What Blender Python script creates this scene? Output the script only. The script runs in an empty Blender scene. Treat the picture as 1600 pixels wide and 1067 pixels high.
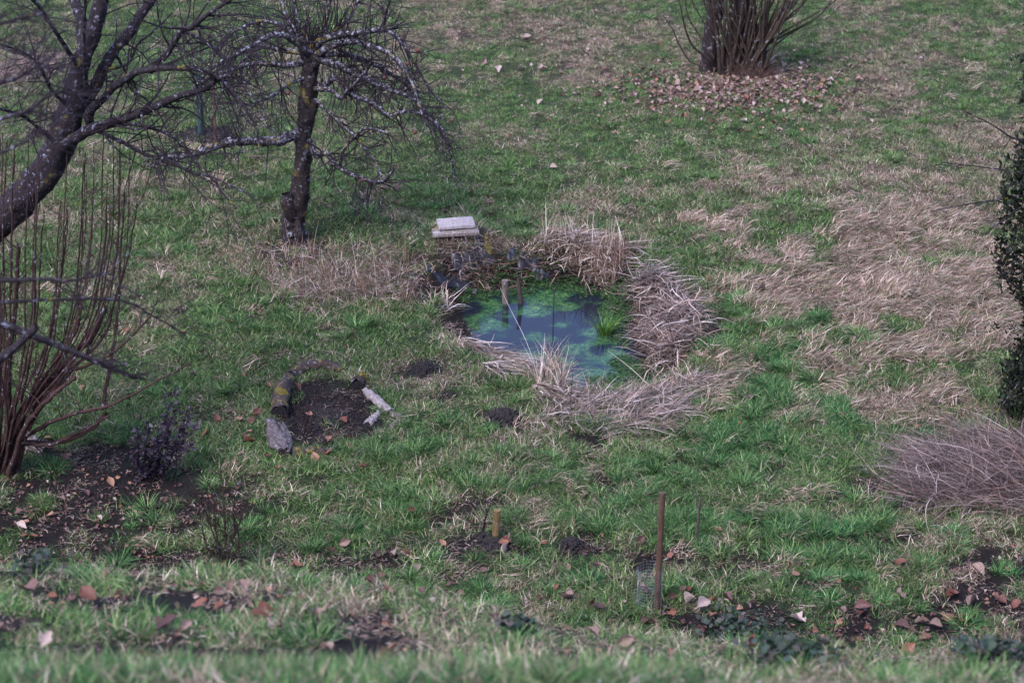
import bpy, math, random
import numpy as np
from mathutils import Vector
random.seed(7); rng = np.random.default_rng(11)
S = bpy.context.scene
C = S.collection
PI = math.pi

# ------------------------------------------------------------------ camera, world, sun, exposure
CH, PITCH, F = 9.6, math.radians(25), 3764.0
cam = bpy.data.cameras.new('camera'); camo = bpy.data.objects.new('camera', cam); C.objects.link(camo)
camo.location = (0, 0, CH); camo.rotation_euler = (PI/2 - PITCH, 0, 0)
cam.sensor_width = 36; cam.lens = 84.7; cam.clip_end = 1000; cam.clip_start = 0.2
cam.dof.use_dof = True; cam.dof.focus_distance = 22.0; cam.dof.aperture_fstop = 3.0
S.camera = camo
W = bpy.data.worlds.new('World'); S.world = W; W.use_nodes = True
nt = W.node_tree; bg = nt.nodes['Background']
sky = nt.nodes.new('ShaderNodeTexSky'); sky.sky_type = 'NISHITA'; sky.sun_disc = False
SUN_EL, SUN_ROT = math.radians(52), math.radians(215)
sky.sun_elevation = SUN_EL; sky.sun_rotation = SUN_ROT; sky.air_density = 1.0; sky.dust_density = 2.0
tn = nt.nodes.new('ShaderNodeMix'); tn.data_type = 'RGBA'; tn.blend_type = 'MULTIPLY'; tn.inputs[0].default_value = 1; tn.inputs[7].default_value = (1.02, .975, 1.24, 1)
nt.links.new(sky.outputs[0], tn.inputs[6]); nt.links.new(tn.outputs[2], bg.inputs[0]); bg.inputs[1].default_value = 0.12
sl = bpy.data.lights.new('sun', 'SUN'); sl.energy = 1.1; sl.angle = math.radians(28); sl.color = (.97, .95, 1)
so = bpy.data.objects.new('sun', sl); C.objects.link(so)
sd = Vector((math.sin(SUN_ROT)*math.cos(SUN_EL), math.cos(SUN_ROT)*math.cos(SUN_EL), math.sin(SUN_EL)))
so.rotation_euler = sd.to_track_quat('Z', 'Y').to_euler(); so.location = (0, 0, 30)
S.view_settings.view_transform = 'Standard'; S.view_settings.look = 'None'
S.view_settings.exposure = 1.70; S.view_settings.gamma = 1

# ------------------------------------------------------------------ picking points of the place
FW = np.array([0, math.cos(PITCH), -math.sin(PITCH)]); UP = np.array([0, math.sin(PITCH), math.cos(PITCH)])
def ray(px, py):
    return np.array([(px-800)/F, 0, 0]) + UP*((533.5-py)/F) + FW
def at(px, py, Y):
    d = ray(px, py); return np.array([0, 0, CH]) + d*(Y/d[1])
def plane(px, py, z=0.0):
    d = ray(px, py); return np.array([0, 0, CH]) + d*((z-CH)/d[2])
def m_per_px(p):
    return float(np.dot(np.asarray(p)-np.array([0, 0, CH]), FW))/F
def project(x, y, z):
    d = y*FW[1] + (z-CH)*FW[2]; u = y*UP[1] + (z-CH)*UP[2]
    return 800+F*x/d, 533.5-F*u/d
def rayz(Y, py):                                    # height at distance Y of the sight line through row py
    yn = (533.5-py)/F
    return CH + Y*(UP[2]*yn+FW[2])/(UP[1]*yn+FW[1])

# ------------------------------------------------------------------ noise
def _hash(ix, iy, s):
    h = (ix.astype(np.int64)*374761393 + iy.astype(np.int64)*668265263 + s*1274126177) & 0xffffffff
    h = ((h ^ (h >> 13))*1274126177) & 0xffffffff
    return ((h ^ (h >> 16)) & 0xffff)/65535.0
def vnoise(x, y, s=0):
    x = np.asarray(x, float); y = np.asarray(y, float)
    ix = np.floor(x); iy = np.floor(y); fx = x-ix; fy = y-iy
    fx = fx*fx*(3-2*fx); fy = fy*fy*(3-2*fy)
    a = _hash(ix, iy, s); b = _hash(ix+1, iy, s); c = _hash(ix, iy+1, s); d = _hash(ix+1, iy+1, s)
    return (a*(1-fx)+b*fx)*(1-fy) + (c*(1-fx)+d*fx)*fy
def fbm(x, y, s=0, o=4):
    r = 0; a = .5; t = 0
    for i in range(o):
        r = r + a*vnoise(x*2**i, y*2**i, s+i*17); t += a; a *= .5
    return r/t
def sstep(a, b, x):
    t = np.clip((x-a)/(b-a), 0, 1); return t*t*(3-2*t)
def ell(px, py, cx, cy, rx, ry, soft=.35, ang=0):
    c, s = math.cos(math.radians(ang)), math.sin(math.radians(ang))
    dx, dy = px-cx, py-cy; u = (dx*c+dy*s)/rx; v = (-dx*s+dy*c)/ry
    return 1-sstep(1-soft, 1+soft, np.sqrt(u*u+v*v))

# ------------------------------------------------------------------ terrain
WZ = -0.26
pond_px = [(722,482),(735,466),(770,458),(800,456),(835,449),(880,446),(920,453),(942,466),(954,490),(970,514),(990,538),(1004,566),(1004,592),
           (980,610),(930,614),(882,606),(848,588),(800,568),(760,544),(734,514)]
POND = np.array([plane(a, b, WZ)[:2] for a, b in pond_px])
def pond_sd(x, y):
    x = np.asarray(x, float); y = np.asarray(y, float)
    d = np.full(x.shape, 1e9); ins = np.zeros(x.shape, bool); n = len(POND)
    for i in range(n):
        a = POND[i]; b = POND[(i+1) % n]; e = b-a
        t = np.clip(((x-a[0])*e[0]+(y-a[1])*e[1])/(e@e), 0, 1)
        d = np.minimum(d, np.hypot(x-a[0]-t*e[0], y-a[1]-t*e[1]))
        c = ((a[1] > y) != (b[1] > y)) & (x < (b[0]-a[0])*(y-a[1])/(b[1]-a[1]+1e-12)+a[0])
        ins ^= c
    return np.where(ins, -d, d)
MOUND = plane(712, 385); RING = plane(510, 648)
MOLE = [(785,655,.20,.05),(665,578,.19,.045),(893,853,.13,.03),(760,852,.22,.03),(1112,518,.12,.03),(700,620,.1,.02),(925,690,.2,.02)]
MOLEW = [(plane(a, b), r, h) for a, b, r, h in MOLE]
def crest_py(px):
    return np.interp(px, [-400, 380, 560, 760, 950, 1150, 1600, 2000], [896, 902, 925, 965, 1003, 1020, 1042, 1050])
def terrain(x, y):
    x = np.asarray(x, float); y = np.asarray(y, float)
    z = (fbm(x*.35, y*.35, 3, 2)-.5)*.10 + (fbm(x*1.8, y*1.8, 5, 3)-.5)*.05 + (fbm(x*6, y*6, 9, 2)-.5)*.025
    flat = z
    sd = pond_sd(x, y)
    north = sstep(POND[:, 1].mean()-.2, POND[:, 1].max()+.1, y)
    wdt = .62-.22*north
    z = z*sstep(0, .5, sd) + WZ*(1-sstep(0, 1, (sd)/wdt)) + .06*north*sstep(.2, .45, sd)*(1-sstep(.5, 1.1, sd))
    z = np.where(sd < 0, WZ - .3*sstep(0, .35, -sd) - .02, z)
    r = np.hypot((x-MOUND[0])/.48, (y-MOUND[1])/.52)
    z = z + .24*(1-sstep(.25, 1.15, r))*sstep(.0, .3, sd)
    r = np.hypot((x-RING[0])/.5, (y-RING[1])/.5); z = z - .05*(1-sstep(.5, 1.1, r))
    for p, rr, hh in MOLEW:
        r = np.hypot(x-p[0], y-p[1])/rr; z = z + hh*(1-sstep(0, 1.1, r))
    # hillside towards the photographer
    px = 800+F*x/(np.maximum(y, 3)*1.16)
    pc = crest_py(px)
    Yv = CH*0+ (CH)/np.tan(np.arctan2((pc-533.5), F)+PITCH)
    ks = [(-40., np.full(x.shape, 13.)), (0., np.full(x.shape, 8.)), (6.9, rayz(6.9, 1085+0*px)), (7.9, rayz(7.9, 1066+0*px)), (8.5, rayz(8.5, 1090+0*px)),
          (9.4, rayz(9.4, pc+(1075-pc)*.70)), (10.7, rayz(10.7, pc+(1067-pc)*.34)), (12., rayz(12., pc))]
    b = np.zeros(x.shape)
    for (y0, z0), (y1, z1) in zip(ks[:-1], ks[1:]):
        m = (y >= y0) & (y < y1); t = (y-y0)/(y1-y0); b = np.where(m, z0*(1-t)+z1*t, b)
    b = np.where(y < -40, 13., b)
    Ye = Yv-.5; t = np.clip((y-12)/(Ye-12), 0, 1); b = np.where(y >= 12, ks[-1][1]*(1-t)**1.15, b)
    return z + b
def ground(px, py, dz=0.0):
    d = ray(px, py); t = 7.0; o = np.array([0, 0, CH])
    ts = np.arange(6.5, 45, .03); P = o+ts[:, None]*d
    h = terrain(P[:, 0], P[:, 1]); k = np.argmax(P[:, 2] < h)
    p = P[k]; return np.array([p[0], p[1], h[k]+dz])

# ------------------------------------------------------------------ maps over the ground (photo rows/cols of each ground point only pick the place)
def maps(x, y, z=None):
    if z is None: z = terrain(x, y)
    px, py = project(x, y, z); bank = y < 13.2
    n1 = fbm(x*1.1, y*1.1, 21, 4); n2 = fbm(x*3.1, y*3.1, 31, 4); n3 = fbm(x*.45, y*.45, 41, 3); n4 = fbm(x*7, y*7, 51, 2)
    n5 = fbm(x*5.2, y*5.2, 83, 2); sd = pond_sd(x, y); q = (~bank).astype(float)
    far = sstep(420, 120, py)*q
    E = lambda *a, **k: ell(px, py, *a, **k)*q
    straw = np.clip(E(1400, 430, 260, 95)+E(1500, 520, 150, 50)+E(1240, 370, 100, 35)+.6*E(1150, 345, 100, 22)+.7*E(1280,600,260,60)*(n2 > .5), 0, 1)
    straw = straw*sstep(.43, .53, n1*.4+n2*.6+.06*E(1400, 430, 240, 90))
    soil = np.clip(E(515, 648, 84, 52, soft=.2)*2.2 + .75*E(110, 800, 260, 90) + .5*E(60,720,160,60) + E(1560, 890, 90, 55)*.9+.42*E(1330,960,330,60)+.5*E(700,890,260,60) + .8*E(1400,800,120,60)*n2*1.4
                   + E(760, 862, 70, 24) + .6*E(330,880,240,26) + E(320, 212, 50, 13)*1.2 + .8*E(470, 395, 60, 30)+.5*E(560,330,60,30)*n2*1.6
                   + .7*E(1120, 870, 110, 40)*n2*1.5 + .5*E(1250,1000,300,60)*n2*1.6 + .9*E(690,430,80,45)+.5*E(930,690,110,18), 0, 1.2)
    for a, b, r, h in MOLE: soil = np.maximum(soil, 1.2*E(a, b, r*185, r*90))
    rough = sstep(560, 720, py)*q                    # rougher sward towards the hill
    ringm = E(512, 650, 74, 46, soft=.25); soil = np.clip(soil*sstep(.28, .6, n2+.12) + rough*sstep(.60, .72, n2)*.8 + (1-rough)*sstep(.70, .78, n2)*.5, 0, 1)
    soil = np.where(bank, .25+sstep(.40, .56, n2)*.8+.5*sstep(950, 1100, px), soil)
    rim = (1-sstep(.25, .8, sd))
    soil = np.maximum(soil, (sd < .5)*sstep(.5, .2, sd)*.9)
    m_far = far
    soil = np.maximum(soil, ringm); soil = np.maximum(soil, E(150, 800, 300, 95)*sstep(.36, .55, n2)*.95)
    dry = .21+.9*(n3-.5)+1.1*(n1-.5)+.7*(n2-.5)+.9*(n5-.5)
    dry = dry+.04*far+.14*ell(px, py, 1250, 250, 420, 90)+.2*E(900,330,250,25)+.12*E(1500, 120, 260, 130)+.2*E(100, 330, 130, 80)+.1*E(560,60,200,90)-.16*E(1100,160,300,60)-.2*E(760,200,120,80)-.12*E(450, 540, 260, 70)+.06*m_far+.75*straw+.5*rim-.06-.28*E(1200, 560, 190, 100)-.1*rough
    dry = np.clip(dry+.02, .03, .97)
    lush = np.clip(E(1200, 580, 200, 120)*.8+.5*rough+.30*E(560,330,180,50)+.35*E(860,340,200,30)+.5*E(1400, 880, 200, 80)+.25*E(260,470,200,90)+.1, 0, 1)
    lush = lush*sstep(.44, .62, .5*fbm(x*2.3, y*2.3, 71, 3)+.5*(1-n5))*(1-straw*.7)
    dry = np.where(bank, np.clip(dry+.1, 0, 1), dry); lush = np.where(bank, .6*sstep(.5, .65, fbm(x*2.3, y*2.3, 71, 3)), lush)
    return dict(px=px, py=py, sd=sd, bank=bank, straw=straw, soil=soil, dry=dry, lush=lush, rim=rim, rough=rough, far=far, n2=n2, n4=n4, n5=n5)

# ------------------------------------------------------------------ materials
def new_mat(name):
    m = bpy.data.materials.new(name); m.use_nodes = True
    return m, m.node_tree.nodes, m.node_tree.links, m.node_tree.nodes['Principled BSDF']
def ramp(ns, stops, interp='LINEAR'):
    r = ns.new('ShaderNodeValToRGB'); cr = r.color_ramp; cr.interpolation = interp
    while len(cr.elements) < len(stops): cr.elements.new(.5)
    for e, (p, c) in zip(cr.elements, stops): e.position = p; e.color = (*c, 1)
    return r
def mixc(ns, ls, f, a, b, mode='MIX'):
    n = ns.new('ShaderNodeMix'); n.data_type = 'RGBA'; n.blend_type = mode
    for i, v in ((0, f), (6, a), (7, b)):
        if hasattr(v, 'is_output') or isinstance(v, bpy.types.NodeSocket): ls.new(v, n.inputs[i])
        elif i == 0: n.inputs[0].default_value = v
        else: n.inputs[i].default_value = (*v, 1)
    return n.outputs[2]
def noise(ns, ls, scale, detail=4, rough=.6, vec=None, dist=0):
    n = ns.new('ShaderNodeTexNoise'); n.inputs['Scale'].default_value = scale; n.inputs['Detail'].default_value = detail
    n.inputs['Roughness'].default_value = rough; n.inputs['Distortion'].default_value = dist
    if vec is not None: ls.new(vec, n.inputs['Vector'])
    return n.outputs['Fac']
def geo(ns): return ns.new('ShaderNodeNewGeometry')
def math_(ns, ls, op, a, b=0.0):
    n = ns.new('ShaderNodeMath'); n.operation = op
    for i, v in ((0, a), (1, b)):
        if isinstance(v, bpy.types.NodeSocket): ls.new(v, n.inputs[i])
        else: n.inputs[i].default_value = v
    return n.outputs[0]
def bump(ns, ls, b, h, s, d=.01):
    n = ns.new('ShaderNodeBump'); n.inputs['Strength'].default_value = s; n.inputs['Distance'].default_value = d
    ls.new(h, n.inputs['Height']); ls.new(n.outputs[0], b.inputs['Normal'])

def grass_mat():
    m, ns, ls, b = new_mat('grass_blades')
    a = ns.new('ShaderNodeAttribute'); a.attribute_name = 'bc'; sp = ns.new('ShaderNodeSeparateColor'); ls.new(a.outputs['Color'], sp.inputs[0])
    iv = ns.new('ShaderNodeAttribute'); iv.attribute_type = 'INSTANCER'; iv.attribute_name = 'tone'
    si = ns.new('ShaderNodeSeparateXYZ'); ls.new(iv.outputs['Vector'], si.inputs[0])
    green = ramp(ns, [(0, (.008, .026, .009)), (.4, (.040, .094, .025)), (.75, (.115, .188, .054)), (1, (.28, .35, .16))])
    lushg = ramp(ns, [(0, (.006, .026, .010)), (.45, (.026, .098, .032)), (.85, (.085, .20, .062)), (1, (.23, .33, .15))])
    straw = ramp(ns, [(0, (.040, .026, .020)), (.35, (.16, .108, .078)), (.8, (.40, .30, .225)), (1, (.66, .56, .47))])
    for r in (green, lushg, straw): ls.new(sp.outputs[0], r.inputs[0])
    g = mixc(ns, ls, si.outputs[1], green.outputs[0], lushg.outputs[0])
    d = math_(ns, ls, 'SUBTRACT', si.outputs[0], sp.outputs[2]); d = math_(ns, ls, 'MULTIPLY', d, 7); d = math_(ns, ls, 'ADD', d, .5)
    cl = ns.new('ShaderNodeClamp'); ls.new(d, cl.inputs[0])
    c = mixc(ns, ls, cl.outputs[0], g, straw.outputs[0])
    hs = ns.new('ShaderNodeHueSaturation'); ls.new(c, hs.inputs['Color']); hs.inputs['Saturation'].default_value = 1.06; ls.new(math_(ns, ls, 'ADD', si.outputs[2], .5), hs.inputs['Value'])
    ls.new(hs.outputs[0], b.inputs['Base Color']); b.inputs['Roughness'].default_value = .6; b.inputs['Specular IOR Level'].default_value = .12
    tr = ns.new('ShaderNodeBsdfTranslucent'); ls.new(hs.outputs[0], tr.inputs[0]); mx = ns.new('ShaderNodeMixShader'); mx.inputs[0].default_value = .10
    ls.new(b.outputs[0], mx.inputs[1]); ls.new(tr.outputs[0], mx.inputs[2]); ls.new(mx.outputs[0], ns['Material Output'].inputs[0])
    return m
GRASS = grass_mat()
def blade_mat(name, stops, spec=.25, trans=.15):
    m, ns, ls, b = new_mat(name)
    a = ns.new('ShaderNodeAttribute'); a.attribute_name = 'bc'; sp = ns.new('ShaderNodeSeparateColor'); ls.new(a.outputs['Color'], sp.inputs[0])
    r = ramp(ns, stops); ls.new(sp.outputs[0], r.inputs[0]); c = r.outputs[0]
    nz = noise(ns, ls, 30, 3, vec=geo(ns).outputs['Position'])
    hs = ns.new('ShaderNodeHueSaturation'); ls.new(c, hs.inputs['Color']); ls.new(math_(ns, ls, 'ADD', math_(ns, ls, 'MULTIPLY', sp.outputs[2], .7), .65), hs.inputs['Saturation']); ls.new(math_(ns, ls, 'ADD', nz, .5), hs.inputs['Value'])
    ls.new(hs.outputs[0], b.inputs['Base Color']); b.inputs['Roughness'].default_value = .6; b.inputs['Specular IOR Level'].default_value = spec
    if trans:
        tr = ns.new('ShaderNodeBsdfTranslucent'); ls.new(hs.outputs[0], tr.inputs[0]); mx = ns.new('ShaderNodeMixShader'); mx.inputs[0].default_value = trans
        ls.new(b.outputs[0], mx.inputs[1]); ls.new(tr.outputs[0], mx.inputs[2]); ls.new(mx.outputs[0], ns['Material Output'].inputs[0])
    return m
REED = blade_mat('dry_reed', [(0, (.04, .028, .02)), (.3, (.17, .12, .085)), (.7, (.42, .33, .26)), (1, (.70, .61, .52))])
STRAWG = blade_mat('grey_straw', [(0, (.03, .021, .017)), (.35, (.13, .09, .07)), (.75, (.38, .285, .235)), (1, (.68, .57, .49))])
MAUVE = blade_mat('mauve_dry_stalks', [(0, (.020, .014, .013)), (.35, (.085, .056, .044)), (.75, (.24, .17, .14)), (1, (.50, .39, .34))])
STEMR = blade_mat('dry_russet_stems', [(0, (.035, .02, .016)), (.4, (.14, .075, .055)), (.8, (.32, .20, .15)), (1, (.52, .41, .34))], trans=0)
SEDGE = blade_mat('green_sedge', [(0, (.03, .09, .02)), (.5, (.07, .20, .03)), (.9, (.14, .30, .05)), (1, (.4, .33, .15))], trans=.3)
def bark_mat(name, base, light, lichen=.5, moss=0., scale=1., lich=(.42, .43, .47)):
    m, ns, ls, b = new_mat(name); g = geo(ns); pos = g.outputs['Position']
    mp = ns.new('ShaderNodeMapping'); mp.inputs['Scale'].default_value = (1, 1, .3); ls.new(pos, mp.inputs[0])
    n1 = noise(ns, ls, 45*scale, 5, .7, mp.outputs[0]); r = ramp(ns, [(.3, base), (.7, light)]); ls.new(n1, r.inputs[0]); c = r.outputs[0]
    if lichen:
        n2 = noise(ns, ls, 14*scale, 6, .75, pos); rr = ramp(ns, [(.62-.22*lichen, (0, 0, 0)), (.68-.2*lichen, (1, 1, 1))]); ls.new(n2, rr.inputs[0])
        sx = ns.new('ShaderNodeSeparateXYZ'); ls.new(g.outputs['Normal'], sx.inputs[0])
        up = ns.new('ShaderNodeMapRange'); up.inputs['From Min'].default_value = -.5; up.inputs['From Max'].default_value = .5; ls.new(sx.outputs[2], up.inputs[0])
        f = math_(ns, ls, 'MULTIPLY', rr.outputs[0], math_(ns, ls, 'ADD', math_(ns, ls, 'MULTIPLY', up.outputs[0], .6), .35)); c = mixc(ns, ls, f, c, lich)
        if moss:
            n3 = noise(ns, ls, 5*scale, 4, .6, pos); r3 = ramp(ns, [(.64-.2*moss, (0, 0, 0)), (.69-.2*moss, (1, 1, 1))]); ls.new(n3, r3.inputs[0])
            f = math_(ns, ls, 'MULTIPLY', r3.outputs[0], up.outputs[0]); n4 = noise(ns, ls, 60, 3, .6, pos)
            mr = ramp(ns, [(.3, (.07, .06, .01)), (.7, (.24, .19, .03))]); ls.new(n4, mr.inputs[0]); c = mixc(ns, ls, f, c, mr.outputs[0])
    ls.new(c, b.inputs['Base Color']); b.inputs['Roughness'].default_value = .85; b.inputs['Specular IOR Level'].default_value = .2
    bump(ns, ls, b, n1, .9, .012); return m
BARK = bark_mat('apple_bark', (.007, .0055, .0055), (.045, .034, .031), .22, .12, 1.3, lich=(.30, .31, .35))
BRANCHB = bark_mat('lichened_branch_bark', (.008, .0065, .0075), (.045, .036, .037), .50, .25, 1.9, lich=(.28, .285, .33))
TWIG = bark_mat('twig_bark', (.010, .007, .009), (.042, .030, .036), .12, 0, lich=(.28, .28, .34))
DARKB = bark_mat('dark_leaning_bark', (.007, .0055, .0065), (.040, .031, .034), .24, .1, 1.6, lich=(.27, .28, .34))
REDTW = bark_mat('red_brown_stem_bark', (.018, .010, .009), (.080, .044, .038), .12, 0)
OLIVEB = bark_mat('olive_sucker_bark', (.018, .013, .010), (.07, .05, .036), .15, 0)
MAPLEB = bark_mat('rough_grey_trunk_bark', (.007, .0055, .006), (.045, .035, .034), .15, 0)
PALELOG = bark_mat('weathered_pale_wood', (.14, .115, .105), (.42, .365, .345), .1, 0, lich=(.6, .58, .58))
GREYLOG = bark_mat('weathered_grey_wood', (.010, .008, .008), (.20, .17, .17), .1, 0, 1.2)
MOSSLOG = bark_mat('mossy_log_bark', (.012, .009, .007), (.11, .082, .065), .12, .42, 2.2)
MOSSY = bark_mat('thick_yellow_moss', (.09, .075, .012), (.26, .20, .03), 0)
POSTW = bark_mat('old_post_wood', (.06, .045, .035), (.22, .18, .15), .3, 0)
POSTD = bark_mat('wet_dark_post_wood', (.02, .016, .014), (.09, .07, .06), 0)
STAKEB = bark_mat('brown_stake', (.06, .034, .022), (.13, .08, .055), 0)
STAKEY = bark_mat('yellow_tan_stake_wood', (.13, .085, .035), (.26, .18, .08), .15, 0)
IRON = bark_mat('rusty_iron', (.05, .035, .03), (.11, .08, .07), 0)
DARKCUT = bark_mat('dark_cut_end', (.012, .011, .012), (.03, .027, .028), 0)
def simple(name, col, rough=.6, nsc=20, var=.35, bmp=0, metal=0):
    m, ns, ls, b = new_mat(name); n = noise(ns, ls, nsc, 5, .65, geo(ns).outputs['Position'])
    r = ramp(ns, [(.3, tuple(c*(1-var) for c in col)), (.7, tuple(min(1, c*(1+var)) for c in col))]); ls.new(n, r.inputs[0])
    ls.new(r.outputs[0], b.inputs['Base Color']); b.inputs['Roughness'].default_value = rough; b.inputs['Metallic'].default_value = metal
    if bmp: bump(ns, ls, b, n, bmp, .01)
    return m
PLANK = bark_mat('weathered_plank_wood', (.20, .175, .17), (.46, .42, .41), .3, 0, lich=(.3, .27, .24))
PLANK2 = bark_mat('older_plank_wood', (.10, .08, .07), (.30, .26, .23), .25, 0)
SOILM = simple('dark_soil_clods', (.014, .0105, .010), .9, 60, .5, .6)
LINER = simple('black_pond_liner', (.008, .009, .012), .5, 8, .4, .3)
WIRE = simple('galvanised_wire', (.30, .33, .36), .5, 10, .2, metal=.3)
TEAL = simple('blue_green_plastic_mesh', (.03, .065, .075), .6, 12, .3)
EVERG = blade_mat('dark_evergreen_leaf', [(0, (.005, .007, .005)), (.6, (.012, .018, .009)), (1, (.035, .040, .018))], .2, .1)
PURPLE = blade_mat('purple_black_leaf', [(0, (.008, .004, .007)), (.5, (.022, .010, .017)), (1, (.07, .05, .085))], .5, .1)
BRAMB = blade_mat('bramble_leaf', [(0, (.02, .035, .022)), (.6, (.035, .065, .035)), (1, (.07, .05, .05))], .4, .1)
CRESS = blade_mat('bright_cress_leaf', [(0, (.008, .026, .008)), (.5, (.022, .065, .018)), (1, (.08, .15, .045))], .4, .2)
APPLE = simple('withered_apple_skin', (.10, .03, .018), .5, 30, .5)
def leaf_mat(name, cols):
    m, ns, ls, b = new_mat(name); oi = ns.new('ShaderNodeObjectInfo'); ia = ns.new('ShaderNodeAttribute'); ia.attribute_name = 'bc'
    sp = ns.new('ShaderNodeSeparateColor'); ls.new(ia.outputs['Color'], sp.inputs[0])
    f = math_(ns, ls, 'FRACT', math_(ns, ls, 'ADD', oi.outputs['Random'], sp.outputs[0]))
    r = ramp(ns, cols); ls.new(f, r.inputs[0]); n = noise(ns, ls, 60, 4, .6, geo(ns).outputs['Position'])
    hs = ns.new('ShaderNodeHueSaturation'); ls.new(r.outputs[0], hs.inputs['Color']); ls.new(math_(ns, ls, 'ADD', math_(ns, ls, 'MULTIPLY', n, 1.0), .45), hs.inputs['Value'])
    ls.new(hs.outputs[0], b.inputs['Base Color']); b.inputs['Roughness'].default_value = .6; bump(ns, ls, b, n, .5, .01)
    tr = ns.new('ShaderNodeBsdfTranslucent'); ls.new(hs.outputs[0], tr.inputs[0]); mx = ns.new('ShaderNodeMixShader'); mx.inputs[0].default_value = .15
    ls.new(b.outputs[0], mx.inputs[1]); ls.new(tr.outputs[0], mx.inputs[2]); ls.new(mx.outputs[0], ns['Material Output'].inputs[0]); return m
LEAFO = leaf_mat('orange_brown_leaf', [(0, (.10, .035, .02)), (.5, (.21, .08, .045)), (1, (.34, .18, .11))])
LEAFP = leaf_mat('pale_tan_leaf', [(0, (.14, .088, .066)), (.6, (.28, .19, .15)), (1, (.46, .36, .31))])
LEAFD = leaf_mat('dark_brown_leaf', [(0, (.07, .035, .03)), (.6, (.13, .06, .05)), (1, (.20, .11, .09))])

def ground_mat():
    m, ns, ls, b = new_mat('meadow_ground'); g = geo(ns); pos = g.outputs['Position']
    a = ns.new('ShaderNodeAttribute'); a.attribute_name = 'gm'; sp = ns.new('ShaderNodeSeparateColor'); ls.new(a.outputs['Color'], sp.inputs[0])
    n = noise(ns, ls, 50, 6, .75, pos); n2 = noise(ns, ls, 140, 3, .7, pos)
    gr = ramp(ns, [(.3, (.010, .018, .007)), (.5, (.030, .050, .018)), (.7, (.08, .10, .042))]); dr = ramp(ns, [(.3, (.025, .018, .012)), (.55, (.075, .056, .038)), (.75, (.20, .155, .11))])
    sr = ramp(ns, [(.3, (.005, .0038, .0036)), (.55, (.015, .011, .010)), (.75, (.042, .030, .028))])
    for r in (gr, dr, sr): ls.new(n, r.inputs[0])
    c = mixc(ns, ls, sp.outputs[1], gr.outputs[0], dr.outputs[0])
    f = math_(ns, ls, 'ADD', sp.outputs[0], math_(ns, ls, 'MULTIPLY', math_(ns, ls, 'SUBTRACT', n2, .5), .8)); cl = ns.new('ShaderNodeClamp'); ls.new(f, cl.inputs[0])
    c = mixc(ns, ls, cl.outputs[0], c, sr.outputs[0]); ls.new(c, b.inputs['Base Color']); b.inputs['Roughness'].default_value = .95; b.inputs['Specular IOR Level'].default_value = .15
    bump(ns, ls, b, n, 1., .03); return m
def water_mat():
    m, ns, ls, b = new_mat('murky_pond_water'); g = geo(ns); pos = g.outputs['Position']
    w = noise(ns, ls, 3.2, 7, .62, pos, .8); f = noise(ns, ls, 20, 9, .78, pos, 1.2)
    v = ns.new('ShaderNodeTexVoronoi'); v.inputs['Scale'].default_value = 3.4
    off = ns.new('ShaderNodeVectorMath'); off.operation = 'MULTIPLY_ADD'; nc = ns.new('ShaderNodeTexNoise'); nc.inputs['Scale'].default_value = 4; ls.new(pos, nc.inputs['Vector'])
    ls.new(nc.outputs['Color'], off.inputs[0]); off.inputs[1].default_value = (.25, .25, 0); ls.new(pos, off.inputs[2]); ls.new(off.outputs[0], v.inputs['Vector'])
    k = math_(ns, ls, 'ADD', math_(ns, ls, 'MULTIPLY', v.outputs['Distance'], 1.3), math_(ns, ls, 'MULTIPLY', math_(ns, ls, 'SUBTRACT', f, .5), 1.5))
    k = math_(ns, ls, 'ADD', k, math_(ns, ls, 'MULTIPLY', math_(ns, ls, 'SUBTRACT', w, .5), -2.4))
    a = ns.new('ShaderNodeAttribute'); a.attribute_name = 'gm'; sp = ns.new('ShaderNodeSeparateColor'); ls.new(a.outputs['Color'], sp.inputs[0])
    k = math_(ns, ls, 'SUBTRACT', k, math_(ns, ls, 'MULTIPLY', sp.outputs[0], .45))
    mk = ramp(ns, [(.26, (1, 1, 1)), (.60, (0, 0, 0))]); ls.new(k, mk.inputs[0])
    al = ramp(ns, [(.36, (.008, .028, .022)), (.5, (.026, .078, .030)), (.62, (.11, .20, .06))]); ls.new(f, al.inputs[0])
    c = mixc(ns, ls, mk.outputs[0], (.010, .015, .021), al.outputs[0]); ls.new(c, b.inputs['Base Color'])
    b.inputs['Roughness'].default_value = .06; b.inputs['IOR'].default_value = 1.33; b.inputs['Specular IOR Level'].default_value = .6
    r = noise(ns, ls, 9, 2, .5, pos); bump(ns, ls, b, r, .08, .01); return m

# ------------------------------------------------------------------ mesh helpers
def link(o, parent=None):
    C.objects.link(o)
    if parent is not None: o.parent = parent; o.location = o.location - parent.location if False else o.location
    return o
def tag(o, label=None, cat=None, group=None, kind=None):
    if label: o['label'] = label
    if cat: o['category'] = cat
    if group: o['group'] = group
    if kind: o['kind'] = kind
    return o
def meshdata(name, V, Fc, mat, bc=None, smooth=False, attr='bc'):
    V = np.asarray(V, np.float32).reshape(-1, 3); Fc = np.asarray(Fc, np.int32)
    me = bpy.data.meshes.new(name); k = Fc.shape[1]
    me.vertices.add(len(V)); me.vertices.foreach_set('co', V.ravel())
    me.loops.add(Fc.size); me.loops.foreach_set('vertex_index', Fc.ravel())
    me.polygons.add(len(Fc)); me.polygons.foreach_set('loop_start', np.arange(0, Fc.size, k, dtype=np.int32))
    if smooth: me.polygons.foreach_set('use_smooth', np.ones(len(Fc), bool))
    me.update(calc_edges=True)
    if bc is not None:
        ca = me.attributes.new(attr, 'FLOAT_COLOR', 'POINT'); cc = np.ones((len(V), 4), np.float32); cc[:, :3] = bc; ca.data.foreach_set('color', cc.ravel())
    if mat: me.materials.append(mat)
    return me
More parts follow.
